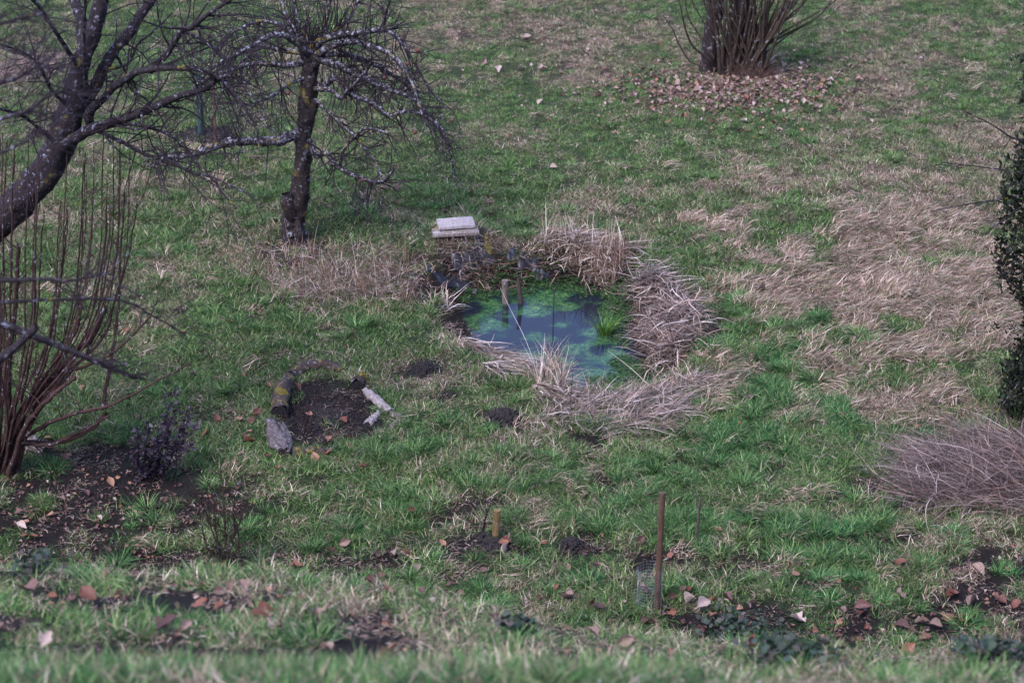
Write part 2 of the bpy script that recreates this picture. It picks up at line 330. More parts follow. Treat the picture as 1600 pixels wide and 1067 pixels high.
class Part:                                        # gathers quads, in world coordinates, into one mesh
    def __init__(s): s.V = []; s.F = []; s.B = []; s.n = 0
    def add(s, V, Fc, B=None):
        V = np.asarray(V, float).reshape(-1, 3); Fc = np.asarray(Fc, int)
        if Fc.size == 0: return
        if Fc.shape[1] == 3: Fc = np.c_[Fc, Fc[:, 2]] if False else Fc
        s.V.append(V); s.F.append(Fc+s.n); s.B.append(np.full((len(V), 3), .5) if B is None else B); s.n += len(V)
    def build(s, name, mat, parent=None, smooth=True, origin=None):
        V = np.concatenate(s.V)
        o3 = np.zeros(3) if parent is None and origin is None else (np.array(parent.matrix_basis.translation) if parent is not None and origin is None else np.asarray(origin))
        base = np.asarray(origin if origin is not None else (np.array(world_loc(parent)) if parent is not None else [0, 0, 0]), float)
        me = meshdata(name, V-base, np.concatenate(s.F), mat, np.concatenate(s.B), smooth)
        o = bpy.data.objects.new(name, me); C.objects.link(o)
        if parent is not None: o.parent = parent
        else: o.location = base
        return o
def world_loc(o):
    l = Vector(o.location)
    while o.parent: o = o.parent; l += Vector(o.location)
    return l
def thing(name, loc, label, cat, group=None):
    o = bpy.data.objects.new(name, None); o.empty_display_size = .1; o.location = loc; C.objects.link(o)
    return tag(o, label, cat, group)
def norm(v): return v/np.maximum(np.linalg.norm(v, axis=-1, keepdims=True), 1e-9)
def tubes(P, R, k=3):                              # P (N,S,3), R (N,S)
    P = np.asarray(P, float); R = np.asarray(R, float); N, Sg, _ = P.shape
    T = norm(np.gradient(P, axis=1)); ref = np.where(np.abs(T[..., 2:3]) > .9, np.array([1., 0, 0]), np.array([0, 0, 1.]))
    ref = np.broadcast_to(ref[:, :1], T.shape); A = norm(np.cross(T, ref)); B = np.cross(T, A)
    th = np.arange(k)*2*PI/k
    V = P[:, :, None]+R[..., None, None]*(A[:, :, None]*np.cos(th)[:, None]+B[:, :, None]*np.sin(th)[:, None])
    idx = np.arange(N*Sg*k).reshape(N, Sg, k); a = idx[:, :-1]; b = idx[:, 1:]
    Fc = np.stack([a, np.roll(a, -1, 2), np.roll(b, -1, 2), b], -1).reshape(-1, 4)
    B3 = np.zeros((N, Sg, k, 3)); B3[..., 0] = rng.random(N)[:, None, None]; B3[..., 1] = np.linspace(0, 1, Sg)[None, :, None]; B3[..., 2] = rng.random(N)[:, None, None]
    return V.reshape(-1, 3), Fc, B3.reshape(-1, 3)
def ribbons(P, Wd, side):
    N, Sg, _ = P.shape; s = side[:, None, :]*Wd[..., None]
    V = np.stack([P-s, P+s], 2); idx = np.arange(N*Sg*2).reshape(N, Sg, 2)
    Fc = np.stack([idx[:, :-1, 0], idx[:, :-1, 1], idx[:, 1:, 1], idx[:, 1:, 0]], -1).reshape(-1, 4)
    B = np.zeros((N, Sg, 2, 3)); B[..., 0] = rng.random(N)[:, None, None]; B[..., 1] = np.linspace(0, 1, Sg)[None, :, None]; B[..., 2] = rng.random(N)[:, None, None]
    return V.reshape(-1, 3), Fc, B.reshape(-1, 3)
def blades(base, az, l0, l1, L, w, Sg=4, wig=0, kk=0):
    N = len(L); t = np.linspace(0, 1, Sg); lean = l0[:, None]+(l1-l0)[:, None]*t[None]
    azz = az[:, None]+wig*(rng.random((N, 1))-.5)*t[None]*2
    if kk: st_ = t[None] > U(.2, .9, N)[:, None]; azz = azz+st_*rng.normal(0, kk, N)[:, None]; lean = lean+st_*rng.normal(0, kk*.35, N)[:, None]
    D = np.stack([np.sin(lean)*np.cos(azz), np.sin(lean)*np.sin(azz), np.cos(lean)], -1)
    stp = np.zeros((N, Sg, 3)); stp[:, 1:] = (D[:, :-1]+D[:, 1:])/2*(L/(Sg-1))[:, None, None]
    P = base[:, None]+np.cumsum(stp, 1); tw = az+PI/2+(rng.random(N)-.5)*1.2
    side = np.stack([np.cos(tw), np.sin(tw), (rng.random(N)-.5)*.8], -1); side = norm(side)
    Wd = w[:, None]*np.interp(t, [0, .3, 1], [.8, 1, .08])[None]
    return P, Wd, side
U = lambda a, b, n: rng.uniform(a, b, n)

def catmull(P, n):
    P = np.asarray(P, float); m = len(P); Q = np.vstack([2*P[0]-P[1], P, 2*P[-1]-P[-2]]); out = []
    for u in np.linspace(0, m-1-1e-6, n):
        i = int(u); t = u-i; a, b, c, d = Q[i], Q[i+1], Q[i+2], Q[i+3]
        out.append(.5*((2*b)+(-a+c)*t+(2*a-5*b+4*c-d)*t*t+(-a+3*b-3*c+d)*t**3))
    return np.array(out)
def limb(ctrl, radii, n=None, k=8, rough=.08, kink=0.0):    # one knotty limb; returns mesh + its axis
    P4 = catmull(np.c_[np.asarray(ctrl), np.asarray(radii)], n or max(8, len(ctrl)*5)); P, R = P4[:, :3], np.maximum(P4[:, 3], .0012)
    if kink: P = P+(rng.random(P.shape)-.5)*kink
    V, Fc, B = tubes(P[None], R[None], k); c = np.repeat(P, k, 0)
    d = V-c; ang = np.tile(np.arange(k), len(P)); nz = fbm(ang*.9+P[0, 0]*7, np.repeat(np.arange(len(P)), k)*.45, int(abs(P[0, 1])*100) % 50, 3)
    V = c+d*(1+rough*4*(nz-.5))[:, None]; m = len(V); V = np.vstack([V, P[0], P[-1]])
    cap = [[i, (i+1) % k, m, m] for i in range(k)]+[[m-k+i, m-k+(i+1) % k, m+1, m+1] for i in range(k)]
    B = np.vstack([B, B[:1], B[-1:]])
    return V, Fc, B, P, R, m
def add_limb(part, ctrl, radii, **kw):
    V, Fc, B, P, R, m = limb(ctrl, radii, **kw)
    part.add(V, Fc, B); return P, R
def cap_disc(part, c, nrm, r, k=12):
    nrm = norm(np.asarray(nrm, float)); a = norm(np.cross(nrm, [.3, .2, .9])); b = np.cross(nrm, a)
    th = np.arange(k)*2*PI/k; rr = r*(1+.1*np.sin(th*3)); ring = c+rr[:, None]*(np.cos(th)[:, None]*a+np.sin(th)[:, None]*b)
    ring2 = c+nrm*.002+.5*rr[:, None]*(np.cos(th)[:, None]*a+np.sin(th)[:, None]*b)
    V = np.vstack([ring, ring2]); F1 = [[i, (i+1) % k, k+(i+1) % k, k+i] for i in range(k)]+[[k, k+i, k+i+1, k+i+2] for i in range(1, k-2, 2)]
    part.add(V, np.array(F1))
def spawn(P, R, n, L, bias=(0, 0, 0), spread=1., Sg=6, rr=.5, t0=.1, curve=.5, gn=None, follow=.5, wob=.12):
    """n side shoots from the axes P (M,S,3): returns axes and radii"""
    M, S0, _ = P.shape; mi = rng.integers(0, M, n); t = U(t0, .98, n)*(S0-1); i = t.astype(int); f = (t-i)[:, None]
    i2 = np.minimum(i+1, S0-1); base = P[mi, i]*(1-f)+P[mi, i2]*f; tan = norm(P[mi, i2]-P[mi, np.maximum(i-1, 0)])
    r0 = np.minimum(np.maximum(R[mi, i]*rr, .0030), .011)*U(.6, 1, n); rd = norm(rng.normal(size=(n, 3)))
    d = norm(tan*follow+rd*spread*.7+np.array(bias)*.5); ln = U(L[0], L[1], n); ln = ln*(1-.4*t/(S0-1))
    out = np.zeros((n, Sg, 3)); out[:, 0] = base; cur = d
    cv = norm(rng.normal(size=(n, 3)))*curve/Sg
    for s in range(1, Sg):
        cur = norm(cur+cv+np.array(bias)*.25/Sg*2+rng.normal(size=(n, 3))*wob); out[:, s] = out[:, s-1]+cur*(ln/(Sg-1))[:, None]
    rad = r0[:, None]*np.linspace(1, .25, Sg)[None]; return out, np.maximum(rad, .0018)

# ------------------------------------------------------------------ ground sheet
def axis(lo, hi, step, a, b):
    core = list(np.arange(a, b+1e-6, step)); s = step; v = a
    left = []
    while v > lo: s *= 1.35; v -= s; left.append(v)
    s = step; v = b; right = []
    while v < hi: s *= 1.35; v += s; right.append(v)
    return np.array(left[::-1]+core+right)
gx = axis(-300, 300, .05, -7.5, 7.5); gy = axis(-200, 500, .055, 6.5, 33)
X, Y = np.meshgrid(gx, gy); Z = terrain(X, Y); mp = maps(X, Y, Z)
nx, ny = len(gx), len(gy); idx = np.arange(nx*ny).reshape(ny, nx)
Fq = np.stack([idx[:-1, :-1], idx[:-1, 1:], idx[1:, 1:], idx[1:, :-1]], -1).reshape(-1, 4)
gm = np.stack([mp['soil'], mp['dry'], mp['rim']], -1).reshape(-1, 3)
me = meshdata('ground', np.stack([X, Y, Z], -1), Fq, ground_mat(), np.clip(gm, 0, 1), True, 'gm')
tag(link(bpy.data.objects.new('ground', me)), 'sloping winter meadow ground of thin soil and matted turf', kind='structure')
# pond water: a sheet inside the basin
px_ = np.linspace(POND[:, 0].min()-.1, POND[:, 0].max()+.1, 60); py_ = np.linspace(POND[:, 1].min()-.1, POND[:, 1].max()+.1, 60)
X, Y = np.meshgrid(px_, py_); sdw = pond_sd(X, Y); idx = np.arange(3600).reshape(60, 60)
Fq = np.stack([idx[:-1, :-1], idx[:-1, 1:], idx[1:, 1:], idx[1:, :-1]], -1).reshape(-1, 4)
keep = (sdw.ravel()[Fq].min(1) < .06); ppx, ppy = project(X, Y, WZ+0*X)
gw = np.clip(ell(ppx, ppy, 860, 470, 70, 22)+ell(ppx, ppy, 880, 570, 90, 25)+ell(ppx, ppy, 940, 560, 50, 60)+.5*ell(ppx, ppy, 800, 480, 60, 30), 0, 1)
me = meshdata('pond_water', np.stack([X, Y, 0*X+WZ], -1), Fq[keep], water_mat(), np.repeat(gw.ravel()[:, None], 3, 1), True, 'gm')
tag(link(bpy.data.objects.new('pond_water', me)), 'dark blue pond water with clouds of green algae', kind='structure')

# ------------------------------------------------------------------ grass (stuff): tuft meshes scattered over the ground
def tuft_mesh(name, parts, mat=None):
    V = []; Fc = []; B = []; n = 0
    for (P, Wd, side) in parts:
        v, f, b = ribbons(P, Wd, side); V.append(v); Fc.append(f+n); B.append(b); n += len(v)
    me = meshdata(name, np.concatenate(V), np.concatenate(Fc), mat or GRASS, np.concatenate(B))
    return bpy.data.objects.new(name, me)
def disc(n, r): a = U(0, 2*PI, n); q = r*np.sqrt(rng.random(n)); return np.stack([q*np.cos(a), q*np.sin(a), 0*a-.004], -1), a
def lawn(n, r, L, w):
    b, a = disc(n, r); az = U(0, 2*PI, n); return blades(b, az, U(.1, .9, n), U(.9, 1.9, n), U(*L, n), U(*w, n), 4)
def tussock(n, r, L, w):
    b, a = disc(n, r); az = a+rng.normal(0, .5, n); q = np.hypot(b[:, 0], b[:, 1])/r
    return blades(b, az, .15+.7*q*U(.5, 1.2, n), U(1.0, 2.0, n), U(*L, n), U(*w, n), 5, .4)
def lying(n, r, L, w):
    b, a = disc(n, r); b[:, 2] += U(0, .04, n); return blades(b, rng.normal(0, .6, n), U(.5, 1.2, n), U(1.4, 1.95, n), U(*L, n), U(*w, n), 5, .6)
def thatch(n, r, L, w):
    b, a = disc(n, r); b[:, 2] += U(0, .012, n); return blades(b, U(0, 2*PI, n), U(1.1, 1.6, n), U(1.2, 1.9, n), U(*L, n), U(*w, n), 3, 1)
def proto_coll(name, obs):
    c = bpy.data.collections.new(name)
    for o in obs: c.objects.link(o)
    return c
def scatter(name, pts, rot, scl, kind, tone, coll, label):
    me = bpy.data.meshes.new(name); me.vertices.add(len(pts)); me.vertices.foreach_set('co', pts.astype(np.float32).ravel())
    for nm, ty, key, dat in (('rot', 'FLOAT_VECTOR', 'vector', rot), ('scl', 'FLOAT_VECTOR', 'vector', scl), ('tone', 'FLOAT_VECTOR', 'vector', tone)):
        a = me.attributes.new(nm, ty, 'POINT'); a.data.foreach_set(key, dat.astype(np.float32).ravel())
    a = me.attributes.new('kindi', 'INT', 'POINT'); a.data.foreach_set('value', kind.astype(np.int32))
    o = bpy.data.objects.new(name, me); C.objects.link(o); tag(o, label, kind='stuff')
    ng = bpy.data.node_groups.new(name+'_scatter', 'GeometryNodeTree')
    ng.interface.new_socket('Geometry', in_out='INPUT', socket_type='NodeSocketGeometry'); ng.interface.new_socket('Geometry', in_out='OUTPUT', socket_type='NodeSocketGeometry')
    n = ng.nodes; l = ng.links; gi = n.new('NodeGroupInput'); go = n.new('NodeGroupOutput'); ip = n.new('GeometryNodeInstanceOnPoints')
    ci = n.new('GeometryNodeCollectionInfo'); ci.inputs[0].default_value = coll; ci.inputs['Separate Children'].default_value = True; ci.inputs['Reset Children'].default_value = True
    def na(nm, ty): x = n.new('GeometryNodeInputNamedAttribute'); x.data_type = ty; x.inputs[0].default_value = nm; return x.outputs[0]
    l.new(gi.outputs[0], ip.inputs['Points']); l.new(ci.outputs[0], ip.inputs['Instance']); ip.inputs['Pick Instance'].default_value = True
    l.new(na('kindi', 'INT'), ip.inputs['Instance Index']); l.new(na('scl', 'FLOAT_VECTOR'), ip.inputs['Scale'])
    er = n.new('FunctionNodeEulerToRotation'); l.new(na('rot', 'FLOAT_VECTOR'), er.inputs[0]); l.new(er.outputs[0], ip.inputs['Rotation'])
    l.new(ip.outputs[0], go.inputs[0]); md = o.modifiers.new('scatter', 'NODES'); md.node_group = ng
    return o
def footprint(n, near=False):
    if near: y = U(6.9, 13.4, n)
    else: y = np.sqrt(U(13.2**2, 33.2**2, n))
    half = y*1.16*.2125+.5; x = U(-1, 1, n)*half; return x, y
cg = proto_coll('grass_tufts', [tuft_mesh('g%d_lawn' % i, [lawn(58, .10, (.03, .075), (.0014, .003))]) for i in range(5)] +
                [tuft_mesh('h%d_tussock' % i, [tussock(105, .055, (.08, .17), (.0016, .0034))]) for i in range(4)] +
                [tuft_mesh('i%d_rough' % i, [lawn(50, .11, (.04, .12), (.0015, .0031)), lying(12, .1, (.08, .14), (.0014, .0026))]) for i in range(4)])
def put_grass(name, n, near, label):
    x, y = footprint(n, near); z = terrain(x, y); m = maps(x, y, z)
    keep = (m['sd'] > .12) & (rng.random(n) > m['soil']*.97) & (rng.random(n) > .55*m['straw']) & (rng.random(n) > .8*(m['sd'] < .45))
    r = np.hypot((x-MOUND[0])/.36, (y-MOUND[1]-.1)/.3); keep &= (r > 1) | (rng.random(n) < .15)
    x, y, z = x[keep], y[keep], z[keep]; m = {k: v[keep] for k, v in m.items()}; n = len(x)
    u = rng.random(n); kind = rng.integers(0, 5, n)
    pl = m['lush']*(.5+.25*m['rough']); kind = np.where(u < pl, 5+rng.integers(0, 4, n), kind)
    pr = np.where(m['bank'], .75, .15+.5*m['rough']+.3*m['lush']); kind = np.where((u >= pl) & (rng.random(n) < pr), 9+rng.integers(0, 4, n), kind)
    tus = (kind >= 5) & (kind < 9); s = U(.65, 1.2, n)*np.where(tus, U(.6, 1.15, n), 1)*(1-.38*m['far'])
    dryv = np.clip(m['dry']+rng.normal(0, .13, n)-.35*tus, .02, .96)
    tone = np.stack([dryv, np.clip(m['lush']*.6+tus*.3+rng.normal(0, .15, n), 0, 1), np.clip(.52+.14*m['far']+rng.normal(0, .15, n)+.5*(m['n4']-.5)+.35*(m['n5']-.45), .1, 1.15)], -1)
    rot = np.stack([rng.normal(0, .12, n), rng.normal(0, .12, n), U(0, 2*PI, n)], -1)
    hz = s*np.where(tus, 1, U(.6, 1.2, n))
    scatter(name, np.stack([x, y, z], -1), rot, np.stack([s, s, hz], -1), kind, tone, cg, label)
put_grass('meadow_grass', 56000, False, 'patchy green and straw coloured winter grass over the meadow')
put_grass('hillside_grass', 7000, True, 'rough grass on the bank at the bottom of the photo')
# out of focus tall grass at the very front
n = 1500; y = U(7.0, 8.35, n); x = U(-1, 1, n)*(y*.25+.3); z = terrain(x, y); pxn, _ = project(x, y, z); k = pxn < 1010+rng.normal(0, 70, n); x, y, z = x[k], y[k], z[k]; n = len(x)
cf = proto_coll('tall_tufts', [tuft_mesh('j%d_tall' % i, [tussock(70, .07, (.06, .15), (.0016, .0032))]) for i in range(4)])
s = U(.7, 1.15, n); hn = fbm(x*3, y*3, 91, 2)
scatter('front_grass', np.stack([x, y, z], -1), np.stack([rng.normal(0, .1, n), rng.normal(0, .1, n), U(0, 6.3, n)], -1), np.stack([s, s, s*(.6+.8*hn)*np.interp(project(x, y, z)[0], [600, 1100], [1, .55])], -1), rng.integers(0, 4, n),
        np.stack([np.clip(.12+rng.normal(0, .2, n)+.6*(hn-.5), 0, .95), U(.4, 1, n), U(.0, .6, n)], -1), cf, 'blurred long grass along the front edge of the photo')
# combed straw
cs = proto_coll('straw_tufts', [tuft_mesh('k%d_lying' % i, [lying(66, .11, (.06, .17), (.0014, .0031))]) for i in range(5)])
n = 60000; x, y = footprint(n); z = terrain(x, y); m = maps(x, y, z); p = np.clip(m['straw']*.95+.035*m['rough']+.01+.22*(m['dry'] > .75)*(m['far'] < .3), 0, 1)*.5
keep = (rng.random(n) < p) & (m['sd'] > .3) & (rng.random(n) > m['soil']*.9); x, y, z = x[keep], y[keep], z[keep]; m = {k: v[keep] for k, v in m.items()}; n = len(x)
fl = -.5+1.6*(fbm(x*2.2, y*2.2, 61, 3)-.5)*2; s = U(.6, 1.2, n)
scatter('combed_straw', np.stack([x, y, z-.005], -1), np.stack([rng.normal(0, .1, n), rng.normal(0, .15, n), fl+rng.normal(0, .4, n)], -1), np.stack([s, s, s*U(.5, 1.3, n)], -1),
        rng.integers(0, 5, n), np.stack([np.clip(.93-.2*rng.random(n), 0, 1), U(0, .4, n), np.clip(.72+rng.normal(0, .15, n), .3, 1.15)], -1), cs, 'pale flattened straw lying in waves on the meadow')
# thatch litter
cthat = proto_coll('thatch_tufts', [tuft_mesh('l%d_thatch' % i, [thatch(45, .12, (.02, .07), (.0014, .003))]) for i in range(4)])
def put_thatch(name, n, near, label):
    x, y = footprint(n, near); z = terrain(x, y); m = maps(x, y, z); k = (m['sd'] > .08) & (rng.random(n) > .35*m['soil']) & (rng.random(n) < .3+.6*m['dry']-.25*m['far'])
    x, y, z = x[k], y[k], z[k]; d = m['soil'][k]; n = len(x); s = U(.7, 1.3, n)
    scatter(name, np.stack([x, y, z+.004], -1), np.stack([0*x, 0*x, U(0, 6.3, n)], -1), np.stack([s, s, s], -1), rng.integers(0, 4, n),
            np.stack([U(.8, 1, n), U(0, 1, n), np.clip(.44-.16*d+rng.normal(0, .06, n), .15, .7)], -1), cthat, label)
put_thatch('dead_grass_litter', 20000, False, 'dead grass bits littering the turf and bare soil')
put_thatch('bank_litter', 2600, True, 'dead stalk bits between the grass of the near bank')

# ------------------------------------------------------------------ heaps of dead reed and stems
def heap(name, label, cat, pts, n, L, w, az, azs, mat, hgt=.15, lean=(.9, 1.5), lean1=(1.3, 2.0), up=0, stub=0, parent=None, Sg=6, origin=None):
    """pts: (px, py, radius px) lobes on the ground; blades piled over them"""
    G = [(ground(a, b), r*m_per_px(ground(a, b))) for a, b, r in pts]; wts = np.array([g[1] for g in G])**1.6; wts /= wts.sum()
    gi = rng.choice(len(G), n, p=wts); c = np.array([g[0] for g in G])[gi]; r = np.array([g[1] for g in G])[gi]
    a = U(0, 2*PI, n); q = np.sqrt(rng.random(n)); bx = c[:, 0]+r*q*np.cos(a); by = c[:, 1]+r*q*np.sin(a)
    bz = terrain(bx, by)+hgt*(1-q**2)*U(.1, 1, n)*(.5+fbm(bx*5, by*5, 8, 2)); sdp = pond_sd(bx, by); bz = np.maximum(bz, WZ+.01)
    azv = (az(bx, by, c) if callable(az) else az)+rng.normal(0, azs, n)
    P, Wd, side = blades(np.stack([bx, by, bz], -1), azv, U(*lean, n), U(*lean1, n), U(*L, n), U(*w, n)*np.where(rng.random(n) < .12, 1.9, 1), Sg, .8, .75)
    P[..., 2] = np.maximum(P[..., 2], np.maximum(terrain(P[..., 0], P[..., 1]), WZ)+.006)
    p = Part(); p.add(*ribbons(P, Wd, side)); o0 = G[0][0]
    if up:
        m_ = up; gi = rng.choice(len(G), m_, p=wts); c = np.array([g[0] for g in G])[gi]; r = np.array([g[1] for g in G])[gi]; a = U(0, 2*PI, m_); q = np.sqrt(rng.random(m_))
        bx = c[:, 0]+r*q*np.cos(a); by = c[:, 1]+r*q*np.sin(a); b = np.stack([bx, by, np.maximum(terrain(bx, by), WZ)], -1)
        p.add(*ribbons(*blades(b, U(0, 6.3, m_), U(0, .25, m_), U(.1, 1.1, m_), U(L[0], L[1]*1.1, m_), U(*w, m_)*.8, 6, .5)))
    o = thing(name, o0, label, cat); p.build('loose_stalks', mat, o, False)['kind'] = 'stuff'; return o
heap('reed_heap', 'pale bent reed leaves heaped on the back bank, right of the two posts', 'dead reeds', [(880,385,38),(925,400,35),(900,372,25),(945,425,28),(860,372,18),(965,395,25)], 1000, (.18, .42), (.003, .0065), -.6, 1.0, REED, .12, up=150)
heap('reed_heap', 'big matted mound of grey-tan reeds along the right side of the pond', 'dead reeds', [(1045,480,38),(1050,520,45),(1040,560,34),(1030,450,28),(1065,505,38),(1008,442,24),(1070,545,26),(1020,530,26)], 2300, (.16, .42), (.0024, .006), -1.6, 1.2, STRAWG, .27, up=50)
heap('reed_heap', 'russet bundle of flattened reed stalks on the near left pond edge', 'dead reeds', [(750,552,24),(785,562,26),(815,578,28),(845,592,26),(770,575,22),(725,540,14),(845,612,22)], 850, (.22, .45), (.003, .0065), -.75, .38, REED, .09, lean=(1.1, 1.55), lean1=(1.45, 1.9))
heap('reed_heap', 'spread of thin grey straw lying across the near side of the pond', 'dead reeds', [(930,640,45),(985,640,45),(1035,625,40),(890,630,35),(1080,600,28),(860,655,28),(940,670,38),(1000,665,35),(1045,645,32)], 2000, (.12, .48), (.0014, .0036), .2, 1.1, STRAWG, .07, lean=(1.1, 1.5), lean1=(1.35, 1.8))
heap('reed_clump', 'upright pale reed tuft with a few green blades on the near pond edge', 'dead reeds', [(850,605,15),(865,600,14),(872,615,12)], 110, (.2, .5), (.003, .006), 1.2, 1.2, REED, .03, lean=(.05, .5), lean1=(.3, 1.3), up=90)
heap('reed_clump', 'dark upright stems of dead reed standing behind the pond, on its right', 'dead reeds', [(955,440,18),(940,420,18),(965,415,14)], 60, (.3, .5), (.0015, .003), 1.2, 1.5, STEMR, .02, lean=(.02, .25), lean1=(.1, .5), up=90)
heap('reed_clump', 'few broken straw stalks on the left end of the pond', 'dead reeds', [(685,475,22),(700,485,16)], 50, (.2, .4), (.003, .005), .5, 1.4, REED, .04)
heap('mound_thatch', 'dry matted grass over the mound beneath the planks', 'dead grass', [(712,388,38),(745,390,28),(680,385,28),(725,398,34)], 900, (.08, .22), (.001, .0025), -1.3, 1.0, STRAWG, .02)
heap('bank_roots', 'hanging dead grass and roots on the dark bank behind the pond', 'dead grass', [(745,420,24),(750,432,20),(800,425,26),(830,415,22)], 320, (.1, .25), (.001, .003), -1.4, .6, STEMR, .03)
fly = lambda x, y, c: 2.75+0*x
heap('straw_pile', 'large purple-grey pile of long flattened stalks at the right edge', 'straw pile', [(1500,740,75),(1570,720,80),(1590,775,75),(1470,745,50),(1640,760,90),(1530,785,55),(1450,785,42)], 4400, (.15, .75), (.0014, .003), fly, .85, MAUVE, .24, lean=(1.0, 1.4), lean1=(1.45, 1.95), Sg=7)
heap('straw_pile', 'faded mauve patch of dry brush at the top left corner behind the branches', 'straw pile', [(40,110,60),(80,100,50),(0,120,50)], 1300, (.12, .3), (.002, .004), 1.5, 1.5, MAUVE, .06)
# bed of cut willowherb stems left of the pond
bed = thing('stem_bed', ground(540, 445), 'rectangular bed of thin upright russet dead stems left of the pond', 'dead stems')
p = Part(); q = Part(); n = 2300; lx = U(0, 1, n); ly = U(0, 1, n)**1.4
pts = np.array([ground(a, b) for a, b in ((430, 478), (640, 468), (625, 400), (440, 395))])
B0 = (pts[0]*(1-lx)[:, None]+pts[1]*lx[:, None])*(1-ly)[:, None]+(pts[3]*(1-lx)[:, None]+pts[2]*lx[:, None])*ly[:, None]; B0[:, :2] += rng.normal(0, .13, (n, 2)); B0[:, 2] = terrain(B0[:, 0], B0[:, 1])
k = 520; P, Wd, sd_ = blades(B0[:k], U(0, 6.3, k), U(0, .5, k), U(0, 1.1, k), U(.05, .36, k)*U(.45, 1.45, k), U(.0014, .003, k), 5, .4)
st = tubes(P, Wd*.9+.0008, 3); p.add(*st); p.build('stem', STEMR, bed)['kind'] = 'stuff'
B0[k:, 2] += U(0, .10, n-k); P, Wd, sd_ = blades(B0[k:], U(0, 6.3, n-k), U(.9, 1.5, n-k), U(1.2, 1.8, n-k), U(.08, .28, n-k), U(.0012, .0032, n-k), 4, 1); P[..., 2] = np.maximum(P[..., 2], terrain(P[..., 0], P[..., 1])+.004)
q.add(*ribbons(P, Wd, sd_)); q.build('fallen_litter', STRAWG, bed)['kind'] = 'stuff'
# sedge tuft
g0 = ground(945, 548); g0[2] = WZ; p = Part(); n = 170; b, a = disc(n, .07); p.add(*ribbons(*blades(b+g0, a+rng.normal(0, .5, n), U(.05, .5, n), U(.7, 1.6, n), U(.14, .30, n), U(.002, .0042, n), 6, .4)))
tag(p.build('sedge_tuft', SEDGE, None, False, g0), 'bright green sedge tuft growing from the right of the pond', 'sedge')
p = Part(); g1 = ground(858, 612); n = 14; b, a = disc(n, .06); p.add(*ribbons(*blades(b+g1, U(0, 6.3, n), U(.1, .6, n), U(.6, 1.5, n), U(.2, .34, n), U(.004, .006, n), 6, .4)))
tag(p.build('iris_shoots', blade_mat('pale_green_iris', [(0, (.1, .17, .07)), (1, (.25, .32, .16))]), None, False, g1), 'pale green iris blades in the reed tuft on the near pond edge', 'iris')
# tall thin standing stalks
def stalk(name, pts, r, label, mat=STEMR, cat='dead stalk'):
    p = Part(); P, R = add_limb(p, pts, r, k=5, rough=.03); tag(p.build(name, mat, None, True, pts[0]), label, cat)
g = ground(865, 596); stalk('standing_stalk', [g, at(864, 520, g[1]-.02), at(867, 440, g[1]-.04), at(871, 370, g[1]-.05)], [.006, .005, .004, .002], 'tall dark single stalk standing in front of the pond', TWIG)
g = ground(845, 605); stalk('standing_stalk', [g, at(825, 540, g[1]+.1), at(795, 478, g[1]+.25), at(782, 450, g[1]+.3)], [.0022, .002, .0017, .001], 'pale thin stalk leaning left across the pond', REED)
g = ground(1020, 608); stalk('standing_stalk', [g, at(985, 575, g[1]+.1), at(950, 548, g[1]+.15)], [.0035, .003, .0015], 'pale stalk crossing the bright cress at the pond right', REED)
g = ground(893, 655); stalk('standing_stalk', [g, at(892, 620, g[1]), at(896, 575, g[1])], [.004, .003, .0015], 'short dark stalk in the thin straw near side of the pond', TWIG)
g = ground(1062, 560); stalk('standing_stalk', [g, at(1048, 520, g[1]), at(1040, 475, g[1])], [.004, .003, .0015], 'dark stalk leaning in the big reed mound', TWIG)

# ------------------------------------------------------------------ pondweed / cress
def cress_tuft(nm, n, r):
    b, a = disc(n, r); b[:, 2] += U(0, .02, n); az = U(0, 6.3, n); s = U(.006, .013, n)
    d1 = np.stack([np.cos(az), np.sin(az), U(-.3, .3, n)], -1)*s[:, None]; d2 = np.stack([-np.sin(az), np.cos(az), U(-.3, .3, n)], -1)*s[:, None]*.8
    V = np.stack([b-d1, b+d2, b+d1, b-d2], 1).reshape(-1, 3); Fc = np.arange(4*n).reshape(n, 4); B = np.repeat(rng.random((n, 3)), 4, 0)
    return bpy.data.objects.new(nm, meshdata(nm, V, Fc, CRESS, B))
cc = proto_coll('cress_bits', [cress_tuft('m%d_cress' % i, 45, .05) for i in range(4)])
n = 11000; x = U(POND[:, 0].min()-.4, POND[:, 0].max()+.4, n); y = U(POND[:, 1].min()-.4, POND[:, 1].max()+.5, n); sd = pond_sd(x, y); z = np.maximum(terrain(x, y), WZ+.002)
cpx, cpy = project(x, y, z); pr = np.clip(ell(cpx, cpy, 975, 590, 60, 26)*1.3+ell(cpx, cpy, 965, 480, 24, 40)*1.2+ell(cpx, cpy, 900, 447, 110, 13)*1.+ell(cpx, cpy, 760, 462, 50, 18)*.6+ell(cpx, cpy, 800, 425, 70, 32)*.7+ell(cpx, cpy, 880, 590, 50, 12)*.5+ell(cpx,cpy,950,545,30,40)*.6, 0, 1)
rg_ = .8*ell(cpx, cpy, 970, 585, 55, 26)+.35*ell(cpx, cpy, 960, 480, 30, 50); pr = pr*sstep(-.16, -.02, sd+.22*rg_+.25*(fbm(x*6, y*6, 13, 3)-.5))*.55; k = rng.random(n) < pr; x, y, z = x[k], y[k], z[k]; n = len(x); s = U(.6, 1.2, n)
scatter('creeping_cress', np.stack([x, y, z], -1), np.stack([0*x, 0*x, U(0, 6.3, n)], -1), np.stack([s, s, s], -1), rng.integers(0, 4, n), np.zeros((n, 3)), cc, 'small bright green cress leaves creeping over the pond margins')

